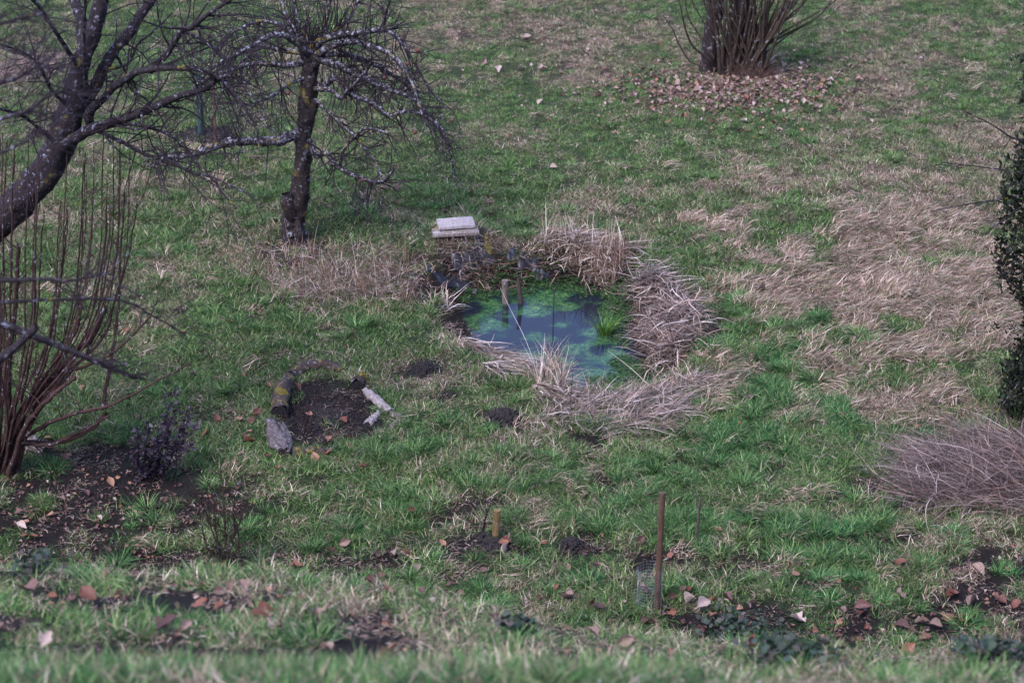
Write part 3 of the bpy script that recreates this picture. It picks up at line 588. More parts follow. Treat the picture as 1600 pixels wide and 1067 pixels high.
# ------------------------------------------------------------------ box-like timber
def timber(name, mat, c, sx, sy, sz, rz=0, rx=0, ry=0, parent=None, chip=.004, sub=6):
    """board or squared block with worn, slightly uneven faces"""
    import bmesh
    bm = bmesh.new(); bmesh.ops.create_cube(bm, size=1)
    bmesh.ops.scale(bm, vec=(sx, sy, sz), verts=bm.verts); bmesh.ops.bevel(bm, geom=bm.edges[:], offset=min(sx, sy, sz)*.07, segments=2, affect='EDGES')
    bmesh.ops.subdivide_edges(bm, edges=[e for e in bm.edges if e.calc_length() > .05], cuts=sub, use_grid_fill=True)
    for v in bm.verts:
        v.co += Vector((random.uniform(-1, 1), random.uniform(-1, 1), random.uniform(-1, 1)))*chip*.5
        v.co.z += math.sin(v.co.x*9)*chip*.6
    me = bpy.data.meshes.new(name); bm.to_mesh(me); bm.free(); me.materials.append(mat)
    o = bpy.data.objects.new(name, me); C.objects.link(o); o.rotation_euler = (rx, ry, rz)
    if parent: o.parent = parent; o.location = Vector(c)-world_loc(parent)
    else: o.location = c
    return o
g = ground(712, 366); zt = terrain(np.array([g[0]]), np.array([g[1]]))[0]
tag(timber('wooden_plank', PLANK2, (g[0], g[1]-.02, zt+.03), .47, .17, .026, .13, .03), 'lower longer tan plank lying on the mound under the paler one', 'plank')
tag(timber('wooden_plank', PLANK, (g[0]+.0, g[1]+.09, zt+.078), .37, .22, .030, .16, .03), 'upper pale grey plank resting on the mound behind the pond', 'plank')
# soil wedge for the planks
p = Part(); n = 50
# posts
g = ground(790, 466); p = Part(); s_ = m_per_px(g); gy_ = plane(790, 474, WZ)[1]; g = at(790, 474, gy_); g[2] = WZ-.15
top = at(789, 438, gy_); P, R = add_limb(p, [g, (g+top)/2, top], [.032, .033, .034], n=8, k=8, rough=.05); o = p.build('wooden_post', POSTW, None, False, g); tag(o, 'paler weathered post standing in the back of the pond, left of the darker one', 'post')
q = Part(); cap_disc(q, top, (0, 0, 1), .034); q.build('post_top', POSTW, o).location = (0, 0, 0)
gy_ = plane(815, 474, WZ)[1]; g = at(816, 474, gy_); g[2] = WZ-.15; top = at(810, 434, gy_); p = Part(); add_limb(p, [g, (g+top)/2, top], [.026, .026, .018], n=8, k=7, rough=.08)
o = p.build('wooden_post', POSTD, None, False, g); tag(o, 'darker split post standing in the back of the pond, right of the paler one', 'post')
# liner folds
def drape(name, label, ctrl, wid, hgt):
    C_ = catmull(np.array([ground(a, b) for a, b in ctrl]), 40); p = Part(); m = 9; V = []
    for i, c in enumerate(C_):
        t = norm(C_[min(i+1, 39)]-C_[max(i-1, 0)]); s = np.array([-t[1], t[0], 0])
        for j in range(m):
            u = j/(m-1)-.5; q = c+s*u*wid*(1+.4*math.sin(i*.6)); z = terrain(q[0:1], q[1:2])[0]
            V.append([q[0], q[1], max(z, WZ-.1)+.012+hgt*math.cos(u*PI)*(.6+.4*math.sin(i*.45+j))*abs(math.sin(i*.25+1))])
    idx = np.arange(40*m).reshape(40, m); p.add(V, np.stack([idx[:-1, :-1], idx[:-1, 1:], idx[1:, 1:], idx[1:, :-1]], -1).reshape(-1, 4))
    tag(p.build(name, LINER, None, True, C_[0]), label, 'pond liner')
drape('pond_liner', 'black liner fold arched over the dark bank above the left post', [(712,425),(728,408),(745,396),(760,404),(768,425)], .16, .07)
drape('pond_liner', 'black liner strip lying along the left end of the pond', [(664,422),(690,438),(720,450),(745,458)], .12, .05)
drape('pond_liner', 'black liner patch on the bank above the right post', [(795,398),(815,410),(840,420),(850,440)], .14, .04)
drape('pond_liner', 'black liner scrap poking out of the reeds at the back of the pond', [(893,378),(903,380),(912,386)], .1, .05)
# moss on mound
def mosspad(name, label, px, py, rx, ry, mat=MOSSY, h=.025, nrm=1):
    g = ground(px, py); k = m_per_px(g); p = Part(); nr, na_ = 5, 16; V = [[g[0], g[1], g[2]+h]]
    for i in range(1, nr+1):
        for j in range(na_):
            a = j*2*PI/na_; r = i/nr*(1+.25*math.sin(a*3+px)); x = g[0]+r*rx*k*math.cos(a); y = g[1]+r*ry*k*2.2*math.sin(a)
            V.append([x, y, terrain(np.array([x]), np.array([y]))[0]+h*(1-(i/nr)**2)+.004*random.random()-.002])
    Fc = [[0, 1+j, 1+(j+1) % na_, 1+(j+1) % na_] for j in range(na_)]
    Fc = []
    for i in range(nr-1):
        for j in range(na_): a = 1+i*na_+j; b = 1+i*na_+(j+1) % na_; Fc.append([a, b, b+na_, a+na_])
    for j in range(0, na_, 2): Fc.append([0, 1+j, 1+(j+1) % na_, 1+(j+2) % na_])
    p.add(V, np.array(Fc)); tag(p.build(name, mat, None, True, g), label, 'moss')
mosspad('moss_patch', 'yellow-green moss along the back of the planks', 700, 352, 28, 4)
mosspad('moss_patch', 'small yellow moss tuft right of the planks', 762, 384, 6, 9)
mosspad('moss_patch', 'yellow moss on the ground beside the cut log at the left', 108, 688, 22, 8)

# ------------------------------------------------------------------ clods / molehills
def clods(name, label, px, py, r, n, mat=SOILM, cat='molehill', sz=(.006, .028), hgt=.05, kind=None):
    g = ground(px, py); p = Part(); oc = np.array([[1, 0, 0], [0, 1, 0], [-1, 0, 0], [0, -1, 0], [0, 0, 1], [0, 0, -1.]]); f = np.array([[0, 1, 4], [1, 2, 4], [2, 3, 4], [3, 0, 4], [1, 0, 5], [2, 1, 5], [3, 2, 5], [0, 3, 5]])
    a = U(0, 6.3, n); q = np.abs(rng.normal(0, .5, n)); x = g[0]+r*q*np.cos(a); y = g[1]+r*q*np.sin(a)*1.0; s = U(sz[0], sz[1], n)*U(.4, 1, n); z = terrain(x, y)+hgt*np.exp(-q*q*3)*U(.2, 1, n)
    V = (oc[None]*(.7+.6*rng.random((n, 6, 3))))*s[:, None, None]+np.stack([x, y, z], -1)[:, None]; Fc = (f[None]+np.arange(n)[:, None, None]*6).reshape(-1, 3)
    p.add(V, Fc); 
    if kind: return tag(p.build(name, mat, None, False, g), label, kind=kind)
    o = thing(name, g, label, cat); p.build('soil_crumbs', mat, o, False)['kind'] = 'stuff'; return o
clods('molehill', 'dark molehill in the grass below the pond, left of the thin straw', 785, 655, .22, 900)
clods('molehill', 'flat dark molehill left of the pond near the log ring', 660, 578, .22, 800)
clods('molehill', 'small dark molehill right of the short yellow stake', 893, 853, .13, 450)
clods('molehill', 'little black molehill right of the big reed mound', 1112, 516, .10, 250)
clods('soil_mound', 'loosened dark soil around the short yellow stake', 768, 850, .25, 700, hgt=.02)
o = clods('ring_soil', 'bare dark soil crumbs inside the ring of logs', 512, 650, .62, 3800, hgt=.01, sz=(.005, .018), kind='stuff')
o = clods('mulch', 'dark mulch around the sapling guard at the upper left', 322, 210, .40, 1500, hgt=.02, kind='stuff')

# ------------------------------------------------------------------ logs
def log(name, label, pts, rpx, mat, lift=.5, parts=None, cut=True, rough=.26, k=16, kink=.008, cat='log', cutmat=None):
    G = [ground(a, b) for a, b in pts]; s = m_per_px(G[0]); R = [r*s for r in rpx]; P = [g+np.array([0, 0, r*lift]) for g, r in zip(G, R)]
    p = Part(); A, Rr = add_limb(p, P, R, k=k, rough=rough, n=22, kink=kink); o = p.build(name, mat, None, True, G[0]); tag(o, label, cat)
    if cut:
        for e, f_ in ((0, 1), (-1, -2)): q = Part(); cap_disc(q, A[e], A[e]-A[f_], Rr[e]*1.0); q.build('cut_end', cutmat or DARKCUT, o)
    return o
log('fallen_log', 'thick brown mossy log forming the left side of the soil ring', [(437,652),(437,635),(442,615),(452,597)], [13, 14, 13, 10], MOSSLOG)
G = np.array([ground(*q) for q in ((446,716),(438,700),(431,682),(424,666))]); sg = m_per_px(G[0]); o = thing('gnarled_stump', G[0], 'gnarled silvery stump wood at the lower left of the soil ring', 'stump')
GC = catmull(G+np.array([0, 0, .06]), 16); wd = np.interp(np.linspace(0, 1, 16), [0, .3, .7, 1], [8, 14, 13, 9])*sg; ax = norm(GC[-1]-GC[0]); sx_ = norm(np.cross(ax, [0, 0, 1.])); ux_ = np.cross(sx_, ax)
for k_ in range(11):
    a0 = k_*2*PI/11*1.0+random.uniform(-.3, .3); tw_ = random.uniform(-.9, 1.4); rr_ = random.uniform(.45, .85); th = a0+np.linspace(0, tw_, 16)+np.sin(np.linspace(0, 7, 16)+k_)*.25
    Pg = GC+(wd*rr_)[:, None]*(np.cos(th)[:, None]*sx_+np.sin(th)[:, None]*ux_*.8); p = Part()
    Pg = Pg[random.randint(0, 2):16-random.randint(0, 3)]; add_limb(p, Pg, list(np.interp(np.linspace(0, 1, len(Pg)), [0, .4, 1], [.02, .036, .018])*random.uniform(.6, 1.2)), n=26, k=8, rough=.3, kink=.008); p.build('twisted_strand', GREYLOG, o)
p = Part(); add_limb(p, GC, list(wd*.62), n=20, k=12, rough=.25, kink=.01); p.build('heartwood', POSTD, o)
p = Part(); G2 = [ground(*q)+np.array([0, 0, .06]) for q in ((443,672),(452,690),(454,705),(450,718))]; add_limb(p, G2, [.012, .018, .018, .015], k=8, rough=.15); p.build('root', GREYLOG, o)
log('fallen_log', 'moss covered thin log along the bottom of the soil ring', [(455,714),(475,712),(495,711),(510,712)], [9, 9, 8, 6], MOSSLOG)
log('fallen_branch', 'slim grey stick continuing the mossy log at the bottom of the ring', [(510,708),(522,703),(535,697)], [4, 3.5, 3], GREYLOG, cut=False)
log('fallen_log', 'longest pale peeled log on the right of the soil ring', [(571,614),(583,624),(597,637),(611,648)], [6, 7, 7, 6], PALELOG)
log('fallen_log', 'short pale peeled log pointing into the ring at the right', [(573,668),(582,659),(593,648)], [6, 6, 5], PALELOG)
log('fallen_branch', 'small buried grey stick at the right corner of the ring', [(612,650),(625,655),(618,665),(606,670)], [5, 5, 5, 4], POSTW)
log('mossy_stump', 'short stump capped with orange-yellow moss at the ring upper right', [(557,612),(560,602),(566,598),(574,600)], [11, 10, 7, 5], MOSSLOG, cat='stump')
mosspad('moss_patch', 'orange-yellow moss lump on top of the stump', 567, 596, 9, 6, h=.10)
log('fallen_log', 'low dark mossy log at the back of the soil ring', [(455,594),(470,583),(490,577),(515,577),(535,584)], [9, 10, 9, 8, 6], MOSSLOG)
log('cut_log', 'cut log with dark end lying under the red-stemmed shrub', [(30,690),(50,698),(75,712)], [11, 12, 10], POSTW)

# ------------------------------------------------------------------ stakes, rod, guards
def stick(name, label, base, top, r, mat, cat='stake', k=10):
    g = ground(*base); t = at(top[0], top[1], g[1]); p = Part(); b = g-np.array([0, 0, .08]); add_limb(p, [b, g*.5+t*.5, t], [r, r, r*.98], n=10, k=k, rough=.02); o = p.build(name, mat, None, True, b); tag(o, label, cat)
    q = Part(); cap_disc(q, t+np.array([0, 0, .001]), (0, 0, 1), r*.97); q.build('top_face', mat, o); return o
stick('wooden_stake', 'tall brown round stake beside the wire sapling guard', (1026,955), (1035,770), .024, STAKEB)
stick('wooden_stake', 'short thick yellow-tan stake in bare soil', (774,840), (777,797), .030, STAKEY)
stick('iron_rod', 'thin dark iron rod standing right of the tall stake', (1087,850), (1094,778), .011, IRON, 'rod', 6)
stick('wooden_stake', 'slim brown stake beside the blue-green sapling guard at upper left', (337,222), (333,130), .018, STAKEB)
def guard(px0, pyb, pyt, rad, mat, label, cell, r=.0012, open_=0):
    g = ground(px0, pyb); top = at(px0, pyt, g[1])[2]; h = top-g[2]; p = Part(); o = thing('sapling_guard', g, label, 'plant guard')
    m = int(2*PI*rad/cell); a = np.arange(m)*2*PI/m; wav = lambda a, z: rad*(1+.06*np.sin(a*3+z*9))
    zz = np.linspace(0, h, 12); A, Z_ = np.meshgrid(a, zz, indexing='ij'); P = np.stack([g[0]+wav(A, Z_)*np.cos(A), g[1]+wav(A, Z_)*np.sin(A), g[2]+Z_], -1); p.add(*tubes(P, np.full(A.shape, r), 3))
    p.build('upright_wire', mat, o)['kind'] = 'stuff'; q = Part(); rz = np.arange(0, h, cell); a = np.linspace(0, 2*PI, 25); A, Z_ = np.meshgrid(a, rz); P = np.stack([g[0]+wav(A, Z_)*np.cos(A), g[1]+wav(A, Z_)*np.sin(A), g[2]+Z_], -1)
    q.add(*tubes(P, np.full(A.shape, r), 3)); q.build('ring_wire', mat, o)['kind'] = 'stuff'
guard(1013, 953, 885, .095, WIRE, 'thin wire mesh cylinder around a young sapling, left of the tall brown stake', 0.026, .0005)
guard(315, 215, 118, .035, TEAL, 'slim blue-green mesh tube around a young tree at the upper left', .012, .0025)
def twiggy(name, label, base, mains, r0, mat, cat, ntw=20, L=(.05, .15), bias=(0, 0, .5), kids='twigs', depth=.12, off=0):
    g = ground(*base); o = thing(name, g, label, cat); k = m_per_px(g)
    for pts in mains:
        dy = rng.normal(0, depth, 1)[0]; n = len(pts); P3 = [g-np.array([0, 0, .02])]+[at(a, b, g[1]+off+dy*(i+1)/n) for i, (a, b) in enumerate(pts)]
        p = Part(); P, R = add_limb(p, P3, list(np.linspace(r0, r0*.3, n+1)), k=5, rough=.05, kink=r0*.6); so_ = p.build('stem', mat, o)
        if ntw:
            q = Part(); T, TR = spawn(P[None], R[None], ntw, L, bias, rr=.7); q.add(*tubes(T, TR, 3)); q.build(kids, mat, so_)['kind'] = 'stuff'
    return o
twiggy('sapling', 'bare young sapling left of the short yellow stake', (754,842), [[(756,820),(762,800),(768,778)],[(758,812),(760,795),(755,780)]], .006, TWIG, 'sapling', 14, (.04, .14))
twiggy('sapling', 'small twiggy sapling inside the wire guard', (1018,950), [[(1012,925),(1008,900)],[(1024,935),(1034,915)]], .004, TWIG, 'sapling', 5, (.03, .08))
twiggy('sapling', 'young tree inside the blue-green mesh tube', (315,214), [[(315,160),(314,90),(312,50)]], .012, TWIG, 'sapling', 20, (.15, .4))
twiggy('bare_bush', 'small bare grey-brown bush at the top of the front bank', (352,882),
       [[(352,830),(350,780),(345,735)],[(366,830),(364,790),(375,745)],[(335,840),(322,800),(305,765)],[(372,850),(368,810),(360,770)],[(340,850),(335,800),(330,760)],[(325,855),(315,820),(310,780)],[(360,850),(380,800),(395,740)]], .0085, OLIVEB, 'bush', 42, (.08, .28))
twiggy('dead_plant', 'wiry dry plant skeleton inside the ring of logs', (472,682), [[(480,650),(488,630),(492,600)],[(495,660),(530,640),(540,632)],[(465,660),(464,640),(470,610)],[(485,640),(500,610),(498,590)],[(470,640),(500,634)]], .004, REDTW, 'plant', 14, (.08, .22))
twiggy('bare_twig', 'thin pale cut branch lying at the apple tree foot', (540,370), [[(555,371),(575,374)],[(550,380),(562,392)]], .006, POSTW, 'twig', 3, (.05, .1), off=-.02)

# ------------------------------------------------------------------ apple tree
g = ground(461, 380); TY = g[1]
apple = thing('apple_tree', g, 'old bare apple tree with lichened weeping branches behind the stem bed', 'tree')
sc = m_per_px(at(470, 200, TY))
def tp(pts, y0, y1): n = len(pts); return [at(a, b, y0+(y1-y0)*(i/(n-1))**1.2) for i, (a, b) in enumerate(pts)]
p = Part()
trunk = tp([(461,388),(459,365),(459,340),(468,300),(474,250),(476,205),(482,165),(482,125),(487,92),(491,66)], TY, TY)
TP, TR_ = add_limb(p, trunk, [r*sc for r in (22, 18, 18, 16.5, 13, 12, 14, 12, 12, 9)], n=70, k=20, rough=.22, kink=.010)
trk = p.build('trunk', BARK, apple)
q = Part(); add_limb(q, [at(456, 338, TY-.06), at(450, 318, TY-.1), at(447, 303, TY-.1)], [.08, .075, .055], n=12, k=12, rough=.15); st_ = q.build('branch_stub', BARK, trk)
q = Part(); add_limb(q, [at(470, 386, TY-.1), at(466, 360, TY-.10), at(464, 335, TY-.07)], [.06, .05, .02], n=12, k=8, rough=.2); q.build('root_flare', BARK, trk); q = Part(); add_limb(q, [at(450, 388, TY-.08), at(449, 365, TY-.08), at(452, 340, TY-.02)], [.06, .045, .02], n=12, k=8, rough=.2); q.build('root_flare', BARK, trk)
AB = [([(474,206),(450,214),(435,221),(397,221),(360,221),(319,236),(285,244),(259,247),(236,262)], 10, 2.5, -.5),
      ([(480,100),(469,99),(446,103),(420,99),(390,101),(360,110),(320,126),(290,150)], 6, 1.5, -.3),
      ([(485,88),(476,81),(454,60),(424,56),(397,71),(367,86),(330,108),(300,140)], 7, 1.5, -.9),
      ([(488,98),(499,92),(525,101),(555,116),(585,131),(615,142),(645,154),(671,184),(690,210),(705,247),(712,296)], 8.5, .8, -.7),
      ([(488,80),(500,66),(525,56),(562,52),(600,47),(622,60),(645,94),(671,139),(697,169)], 7, 1, -.2),
      ([(490,92),(502,82),(536,67),(577,71),(615,90),(640,120),(655,165),(668,205)], 7, 1, -1.0),
      ([(485,140),(495,139),(521,142),(532,154),(545,140),(555,131),(572,112),(580,95)], 5, 1.5, -.5),
      ([(484,140),(510,131),(525,122),(555,150),(585,161),(607,180),(637,174),(665,182),(690,200),(700,225)], 6, 1, -.9),
      ([(478,215),(484,221),(495,244),(510,240),(529,262),(559,276),(589,285),(603,280),(615,264)], 5.5, 2, -.5),
      ([(531,262),(533,248),(540,229),(566,204),(590,204),(607,210)], 3.2, 1.8, -.4, ),
      ([(484,146),(517,180),(559,217),(581,247),(600,281)], 3, 1.2, -.6),
      ([(488,75),(500,55),(510,35),(514,10),(512,-25)], 4, 1.5, .1),
      ([(488,85),(480,60),(470,40),(463,22),(460,-10)], 3, 1.5, .1),
      ([(596,50),(602,30),(606,12),(612,-10)], 3, 1, -.3),
      ([(486,75),(470,55),(450,30),(440,0),(436,-30)], 4, 1.5, .6),
      ([(489,75),(520,50),(545,30),(560,0),(570,-25)], 4, 1.5, .7),
      ([(487,85),(450,80),(410,75),(380,95),(350,140),(330,190)], 5, 1, .5),
      ([(488,92),(530,85),(570,95),(610,115),(650,150),(680,210)], 5.5, 1, .6),
      ([(484,120),(455,130),(425,150),(395,165),(370,190)], 3.5, 1, -.8),
      ([(486,78),(440,40),(400,35),(360,55),(335,90)], 4.5, 1, .2)]
for bi, (pts, r0, r1, dy) in enumerate(AB):
    p = Part(); dep0 = -.2 if bi == 9 else 0
    P, R = add_limb(p, tp(pts, TY+dep0, TY+dy), list(np.linspace(r0, r1, len(pts))*sc), n=len(pts)*6, k=8, rough=.14, kink=.012)
    bo = p.build('branch', BRANCHB, apple)
    q = Part(); ln = np.linalg.norm(np.diff(P, axis=0), axis=1).sum(); n1 = int(15*ln+8)
    T1, R1 = spawn(P[None], R[None], n1, (.2, .75), (0, 0, -.4), rr=.55, t0=.2, curve=.9, Sg=8); q.add(*tubes(T1, R1, 4))
    T2, R2 = spawn(T1, R1, int(n1*3.2), (.08, .40), (0, 0, -.35), rr=.7, curve=.7, Sg=5); q.add(*tubes(T2, R2, 3))
    if bi not in (8, 9, 10, 18):
        T3, R3 = spawn(P[None], R[None], int(7*ln+2), (.15, .5), (0, 0, 1.6), spread=.5, rr=.4, t0=.05, curve=.3, Sg=6, follow=.2); q.add(*tubes(T3, R3, 3))
    q.build('twigs', TWIG, bo)['kind'] = 'stuff'
# knotty mass + water shoots on the head
q = Part(); T, R = spawn(TP[None, 48:], TR_[None, 48:], 60, (.25, .6), (0, 0, 1.8), spread=.9, rr=.12, t0=.2, curve=.3, Sg=6); q.add(*tubes(T, R, 3)); q.build('water_shoots', TWIG, trk)['kind'] = 'stuff'
for (a, b, dy) in ((653,79,-.3),(600,122,-.6),(649,207,-.7),(636,100,-.4),(565,282,-.5),(450,146,-.4),(706,188,-.5)):
    c = at(a, b, TY+dy); p = Part(); n = 8
    th = np.linspace(0, PI, 6); ph = np.arange(8)*2*PI/8; V = np.array([[math.sin(t)*math.cos(f_), math.sin(t)*math.sin(f_), math.cos(t)] for t in th for f_ in ph])*.022*(1+.12*rng.random((48, 1)))+c
    idx = np.arange(48).reshape(6, 8); p.add(V, np.stack([idx[:-1], np.roll(idx[:-1], -1, 1), np.roll(idx[1:], -1, 1), idx[1:]], -1).reshape(-1, 4)); p.build('withered_apple', APPLE, apple)

# ------------------------------------------------------------------ leaning tree at the left
LY = 18.2; lb = at(-330, 640, LY); lb[2] = terrain(lb[0:1], lb[1:2])[0]-.05
lean = thing('leaning_tree', lb, 'dark lichened tree trunk leaning in from the left edge', 'tree'); sc = m_per_px(at(100, 200, LY))
def L3(pts, dy): n = len(pts); return [at(a, b, LY+dy*(i/(n-1))) for i, (a, b) in enumerate(pts)]
p = Part(); TPl, TRl = add_limb(p, [lb, at(-230, 560, LY), at(-110, 450, LY)]+L3([(-20,360),(45,300),(85,245),(105,195),(116,150),(125,105),(140,65),(153,25),(165,-30)], 0), [r*sc for r in (44, 36, 32, 29, 26, 24, 22, 18, 15, 13.5, 12, 10)], n=80, k=20, rough=.15)
trl = p.build('trunk', DARKB, lean)
LB = [([(104,200),(128,165),(146,139),(161,109),(176,82),(199,56),(221,22),(240,-5),(250,-40)], 11, 7, .3, 3),
      ([(128,110),(128,70),(126,30),(116,0),(108,-40)], 10, 8, .4, 3),
      ([(70,262),(101,229),(135,206),(176,191),(221,176),(270,154),(319,139),(345,122),(370,118)], 11, 2.5, -.8, 14),
      ([(141,205),(141,176),(161,154),(188,129),(221,112),(262,107),(311,109),(349,129),(375,158),(398,195),(405,230)], 8, 1.3, -1.0, 14),
      ([(235,110),(262,82),(285,49),(300,43),(326,22),(360,0),(385,-25)], 6, 2, -.9, 12),
      ([(146,168),(135,139),(131,75),(133,0),(134,-40)], 3.5, 2, -.6, 5),
      ([(150,204),(188,221),(225,240),(262,251),(300,270),(330,278),(349,304),(371,326)], 3.5, 1, -.9, 12),
      ([(150,198),(210,195),(262,210),(292,232),(322,270),(360,290),(397,308)], 3.2, 1, -1.1, 12),
      ([(285,47),(322,67),(356,97),(375,131),(400,157),(412,190)], 3.2, 1, -1.2, 12),
      ([(125,110),(100,70),(80,40),(60,10),(40,-10)], 4, 2, -.9, 8),
      ([(110,170),(80,140),(60,100),(30,80),(0,70)], 3.5, 1.2, -1.0, 10),
      ([(90,225),(60,200),(35,180),(0,170),(-30,150)], 3.5, 1.2, -1.2, 10),
      ([(160,110),(200,100),(215,70),(240,50),(270,20)], 3, 1, .5, 8),
      ([(180,85),(195,110),(205,140),(240,165),(260,200)], 2.6, 1, .4, 8)]
for pts, r0, r1, dy, dens in LB:
    p = Part(); P, R = add_limb(p, L3(pts, dy), list(np.linspace(r0, r1, len(pts))*sc), n=len(pts)*6, k=8, rough=.08, kink=.008); bo = p.build('branch', DARKB, lean)
    q = Part(); ln = np.linalg.norm(np.diff(P, axis=0), axis=1).sum(); n1 = int(dens*ln*1.15+4)
    T1, R1 = spawn(P[None], R[None], n1, (.2, .95), (.1, 0, .0), rr=.5, t0=.15, curve=.8, Sg=7); q.add(*tubes(T1, R1, 4))
    T2, R2 = spawn(T1, R1, int(n1*3.4), (.08, .4), (0, 0, 0), rr=.7, curve=.6, Sg=5); q.add(*tubes(T2, R2, 3)); q.build('twigs', TWIG, bo)['kind'] = 'stuff'

# ------------------------------------------------------------------ nearer, blurred overhanging branches from a tree left of the frame
NY = 11.0; nb = np.array([-4.6, 10.2, 0.]); nb[2] = terrain(nb[0:1], nb[1:2])[0]-.1
near = thing('overhanging_tree', nb, 'blurred bare branches reaching in from a tree beyond the left edge', 'tree'); sn = m_per_px(at(50, 200, NY))
p = Part(); add_limb(p, [nb, nb+np.array([.1, 0, 1.2]), nb+np.array([.25, .2, 2.2]), at(-400, 250, NY), at(-420, 0, NY)], [.12, .11, .10, .09, .08], n=30, k=12); p.build('trunk', DARKB, near)
NB = [([(-400,300),(-200,240),(0,187),(45,172),(71,154),(100,140)], 5, 1.5), ([(-400,200),(-200,150),(-60,140),(20,125),(60,105),(100,110)], 5, 1.2), ([(-400,100),(-200,60),(-40,45),(30,30),(70,20)], 5, 1.2),
      ([(-410,60),(-200,30),(-30,65),(40,85),(75,60)], 4, 1), ([(-380,350),(-150,300),(0,240),(50,215),(95,200)], 4, 1), ([(-390,420),(-180,420),(0,437),(60,436),(112,438),(150,430),(175,428)], 5, 1.5),
      ([(-390,430),(-180,460),(0,505),(60,528),(120,552),(165,572),(190,583),(215,592)], 8, 2.5), ([(-390,440),(-160,470),(0,472),(80,468),(190,470),(240,495),(290,522)], 4, 1.2)]
for pts, r0, r1 in NB:
    p = Part(); dz = random.uniform(-.4, .4); P, R = add_limb(p, [at(a, b, NY+dz*i/len(pts)) for i, (a, b) in enumerate(pts)], list(np.linspace(r0, r1, len(pts))*sn), n=len(pts)*5, k=7, rough=.06, kink=.004); bo = p.build('branch', DARKB, near)
    q = Part(); T1, R1 = spawn(P[None], R[None], 20, (.12, .45), (.4, 0, .1), rr=.5, t0=.5, curve=.6, Sg=6); q.add(*tubes(T1, R1, 4)); T2, R2 = spawn(T1, R1, 36, (.05, .2), (.2, 0, 0), rr=.7, Sg=5); q.add(*tubes(T2, R2, 3)); q.build('twigs', TWIG, bo)['kind'] = 'stuff'
p = Part(); add_limb(p, [at(-380, 600, NY), at(-200, 620, NY), at(-60, 590, NY), at(10, 553, NY), at(58, 510, NY)], [.05, .045, .035, .022, .02], n=20, k=10); p.build('cut_branch', DARKB, near)

# ------------------------------------------------------------------ red-stemmed shrub
g = ground(12, 745); SY = g[1]; shr = thing('red_stemmed_shrub', g, 'tall multi-stemmed reddish brown shrub at the left edge', 'shrub'); ss = m_per_px(g)
stems = [([(6,765),(12,660),(14,570),(24,470),(30,380)], 6, 3), ([(10,760),(26,660),(60,610),(90,580),(140,530),(165,478)], 5, 5), ([(8,760),(38,670),(80,620),(118,590)], 5, 3), ([(14,750),(55,640),(95,560),(122,505),(125,460)], 4, 3),
         ([(14,700),(50,690),(90,692),(140,672),(168,645)], 4, 2), ([(25,690),(70,665),(110,648),(165,635),(215,612),(300,565)], 4, 1.2), ([(20,720),(30,695),(75,695),(120,678),(170,650)], 4, 2),
         ([(60,620),(130,560),(165,520),(180,470),(200,400),(215,320)], 3, 1), ([(85,585),(140,570),(185,545),(230,500),(245,470)], 3, 1), ([(160,640),(175,560),(185,480),(188,400),(195,300)], 3.5, 1.2)]
for i in range(34):
    xt = random.uniform(-20, 205); yt = random.uniform(190, 330); xb = random.uniform(-12, 26); x1 = xb+(xt-xb)*.35+random.uniform(-8, 8)
    stems.append(([(xb, 740+random.uniform(-8, 6)), (x1*.6+xb*.4, 650), (xb+(xt-xb)*.75, 530), (xt-6, 400), (xt, yt)], random.uniform(1.6, 3), .8))
for pts, r0, r1 in stems:
    dy = random.uniform(-.45, .45); n = len(pts); p = Part(); P, R = add_limb(p, [at(a, b, SY+dy*min(1, i/2)) for i, (a, b) in enumerate(pts)], list(np.linspace(r0, r1, n)*ss), n=n*5, k=6, rough=.08, kink=.014); so_ = p.build('stem', REDTW, shr)
    q = Part(); T1, R1 = spawn(P[None], R[None], 13, (.1, .6), (.1, 0, .4), rr=.5, t0=.3, curve=.8, Sg=7, spread=.9); q.add(*tubes(T1, R1, 3)); q.build('twigs', REDTW, so_)['kind'] = 'stuff'

# ------------------------------------------------------------------ tree at the top right with suckers
g = ground(1140, 112); MY = g[1]; mt = thing('sucker_tree', g, 'twin trunked tree ringed by upright olive suckers at the top right', 'tree'); sm = m_per_px(g)
for pts, r0, r1, dy in (([(1106,116),(1108,90),(1112,50),(1120,0),(1126,-60)], 14, 11, 0), ([(1140,118),(1142,90),(1150,50),(1162,0),(1175,-60)], 13, 11, -.1)):
    p = Part(); add_limb(p, [at(a, b, MY+dy) for a, b in pts], list(np.linspace(r0, r1, 5)*sm), n=30, k=14, rough=.14); p.build('trunk', MAPLEB, mt)
ce = (1158, 112)
sk = [([(1104,104),(1080,98),(1062,72),(1050,45),(1035,25)], 2), ([(1110,95),(1085,75),(1072,50),(1065,20),(1058,-20)], 2), ([(1115,90),(1095,60),(1075,25),(1068,-20)], 2), ([(1128,100),(1130,60),(1134,20),(1136,-30)], 4), ([(1140,80),(1141,40),(1146,0),(1150,-40)], 4.5),
      ([(1165,100),(1200,70),(1245,45),(1280,25),(1300,0)], 2.2), ([(1170,100),(1210,60),(1250,35),(1290,12),(1320,-10)], 2), ([(1170,105),(1215,68),(1240,50),(1270,35)], 1.6)]
for i in range(58):
    xt = random.uniform(1055, 1270) if i % 3 else random.uniform(1160, 1250); xb = ce[0]+random.uniform(-30, 30)+(xt-ce[0])*.12
    sk.append(([(xb, 116), (xb+(xt-xb)*.25+random.uniform(-4, 4), 85), (xb+(xt-xb)*.6, 40), (xt, random.uniform(-40, 10)), (xt+(xt-xb)*.2, -60)], random.uniform(1.5, 3.6)))
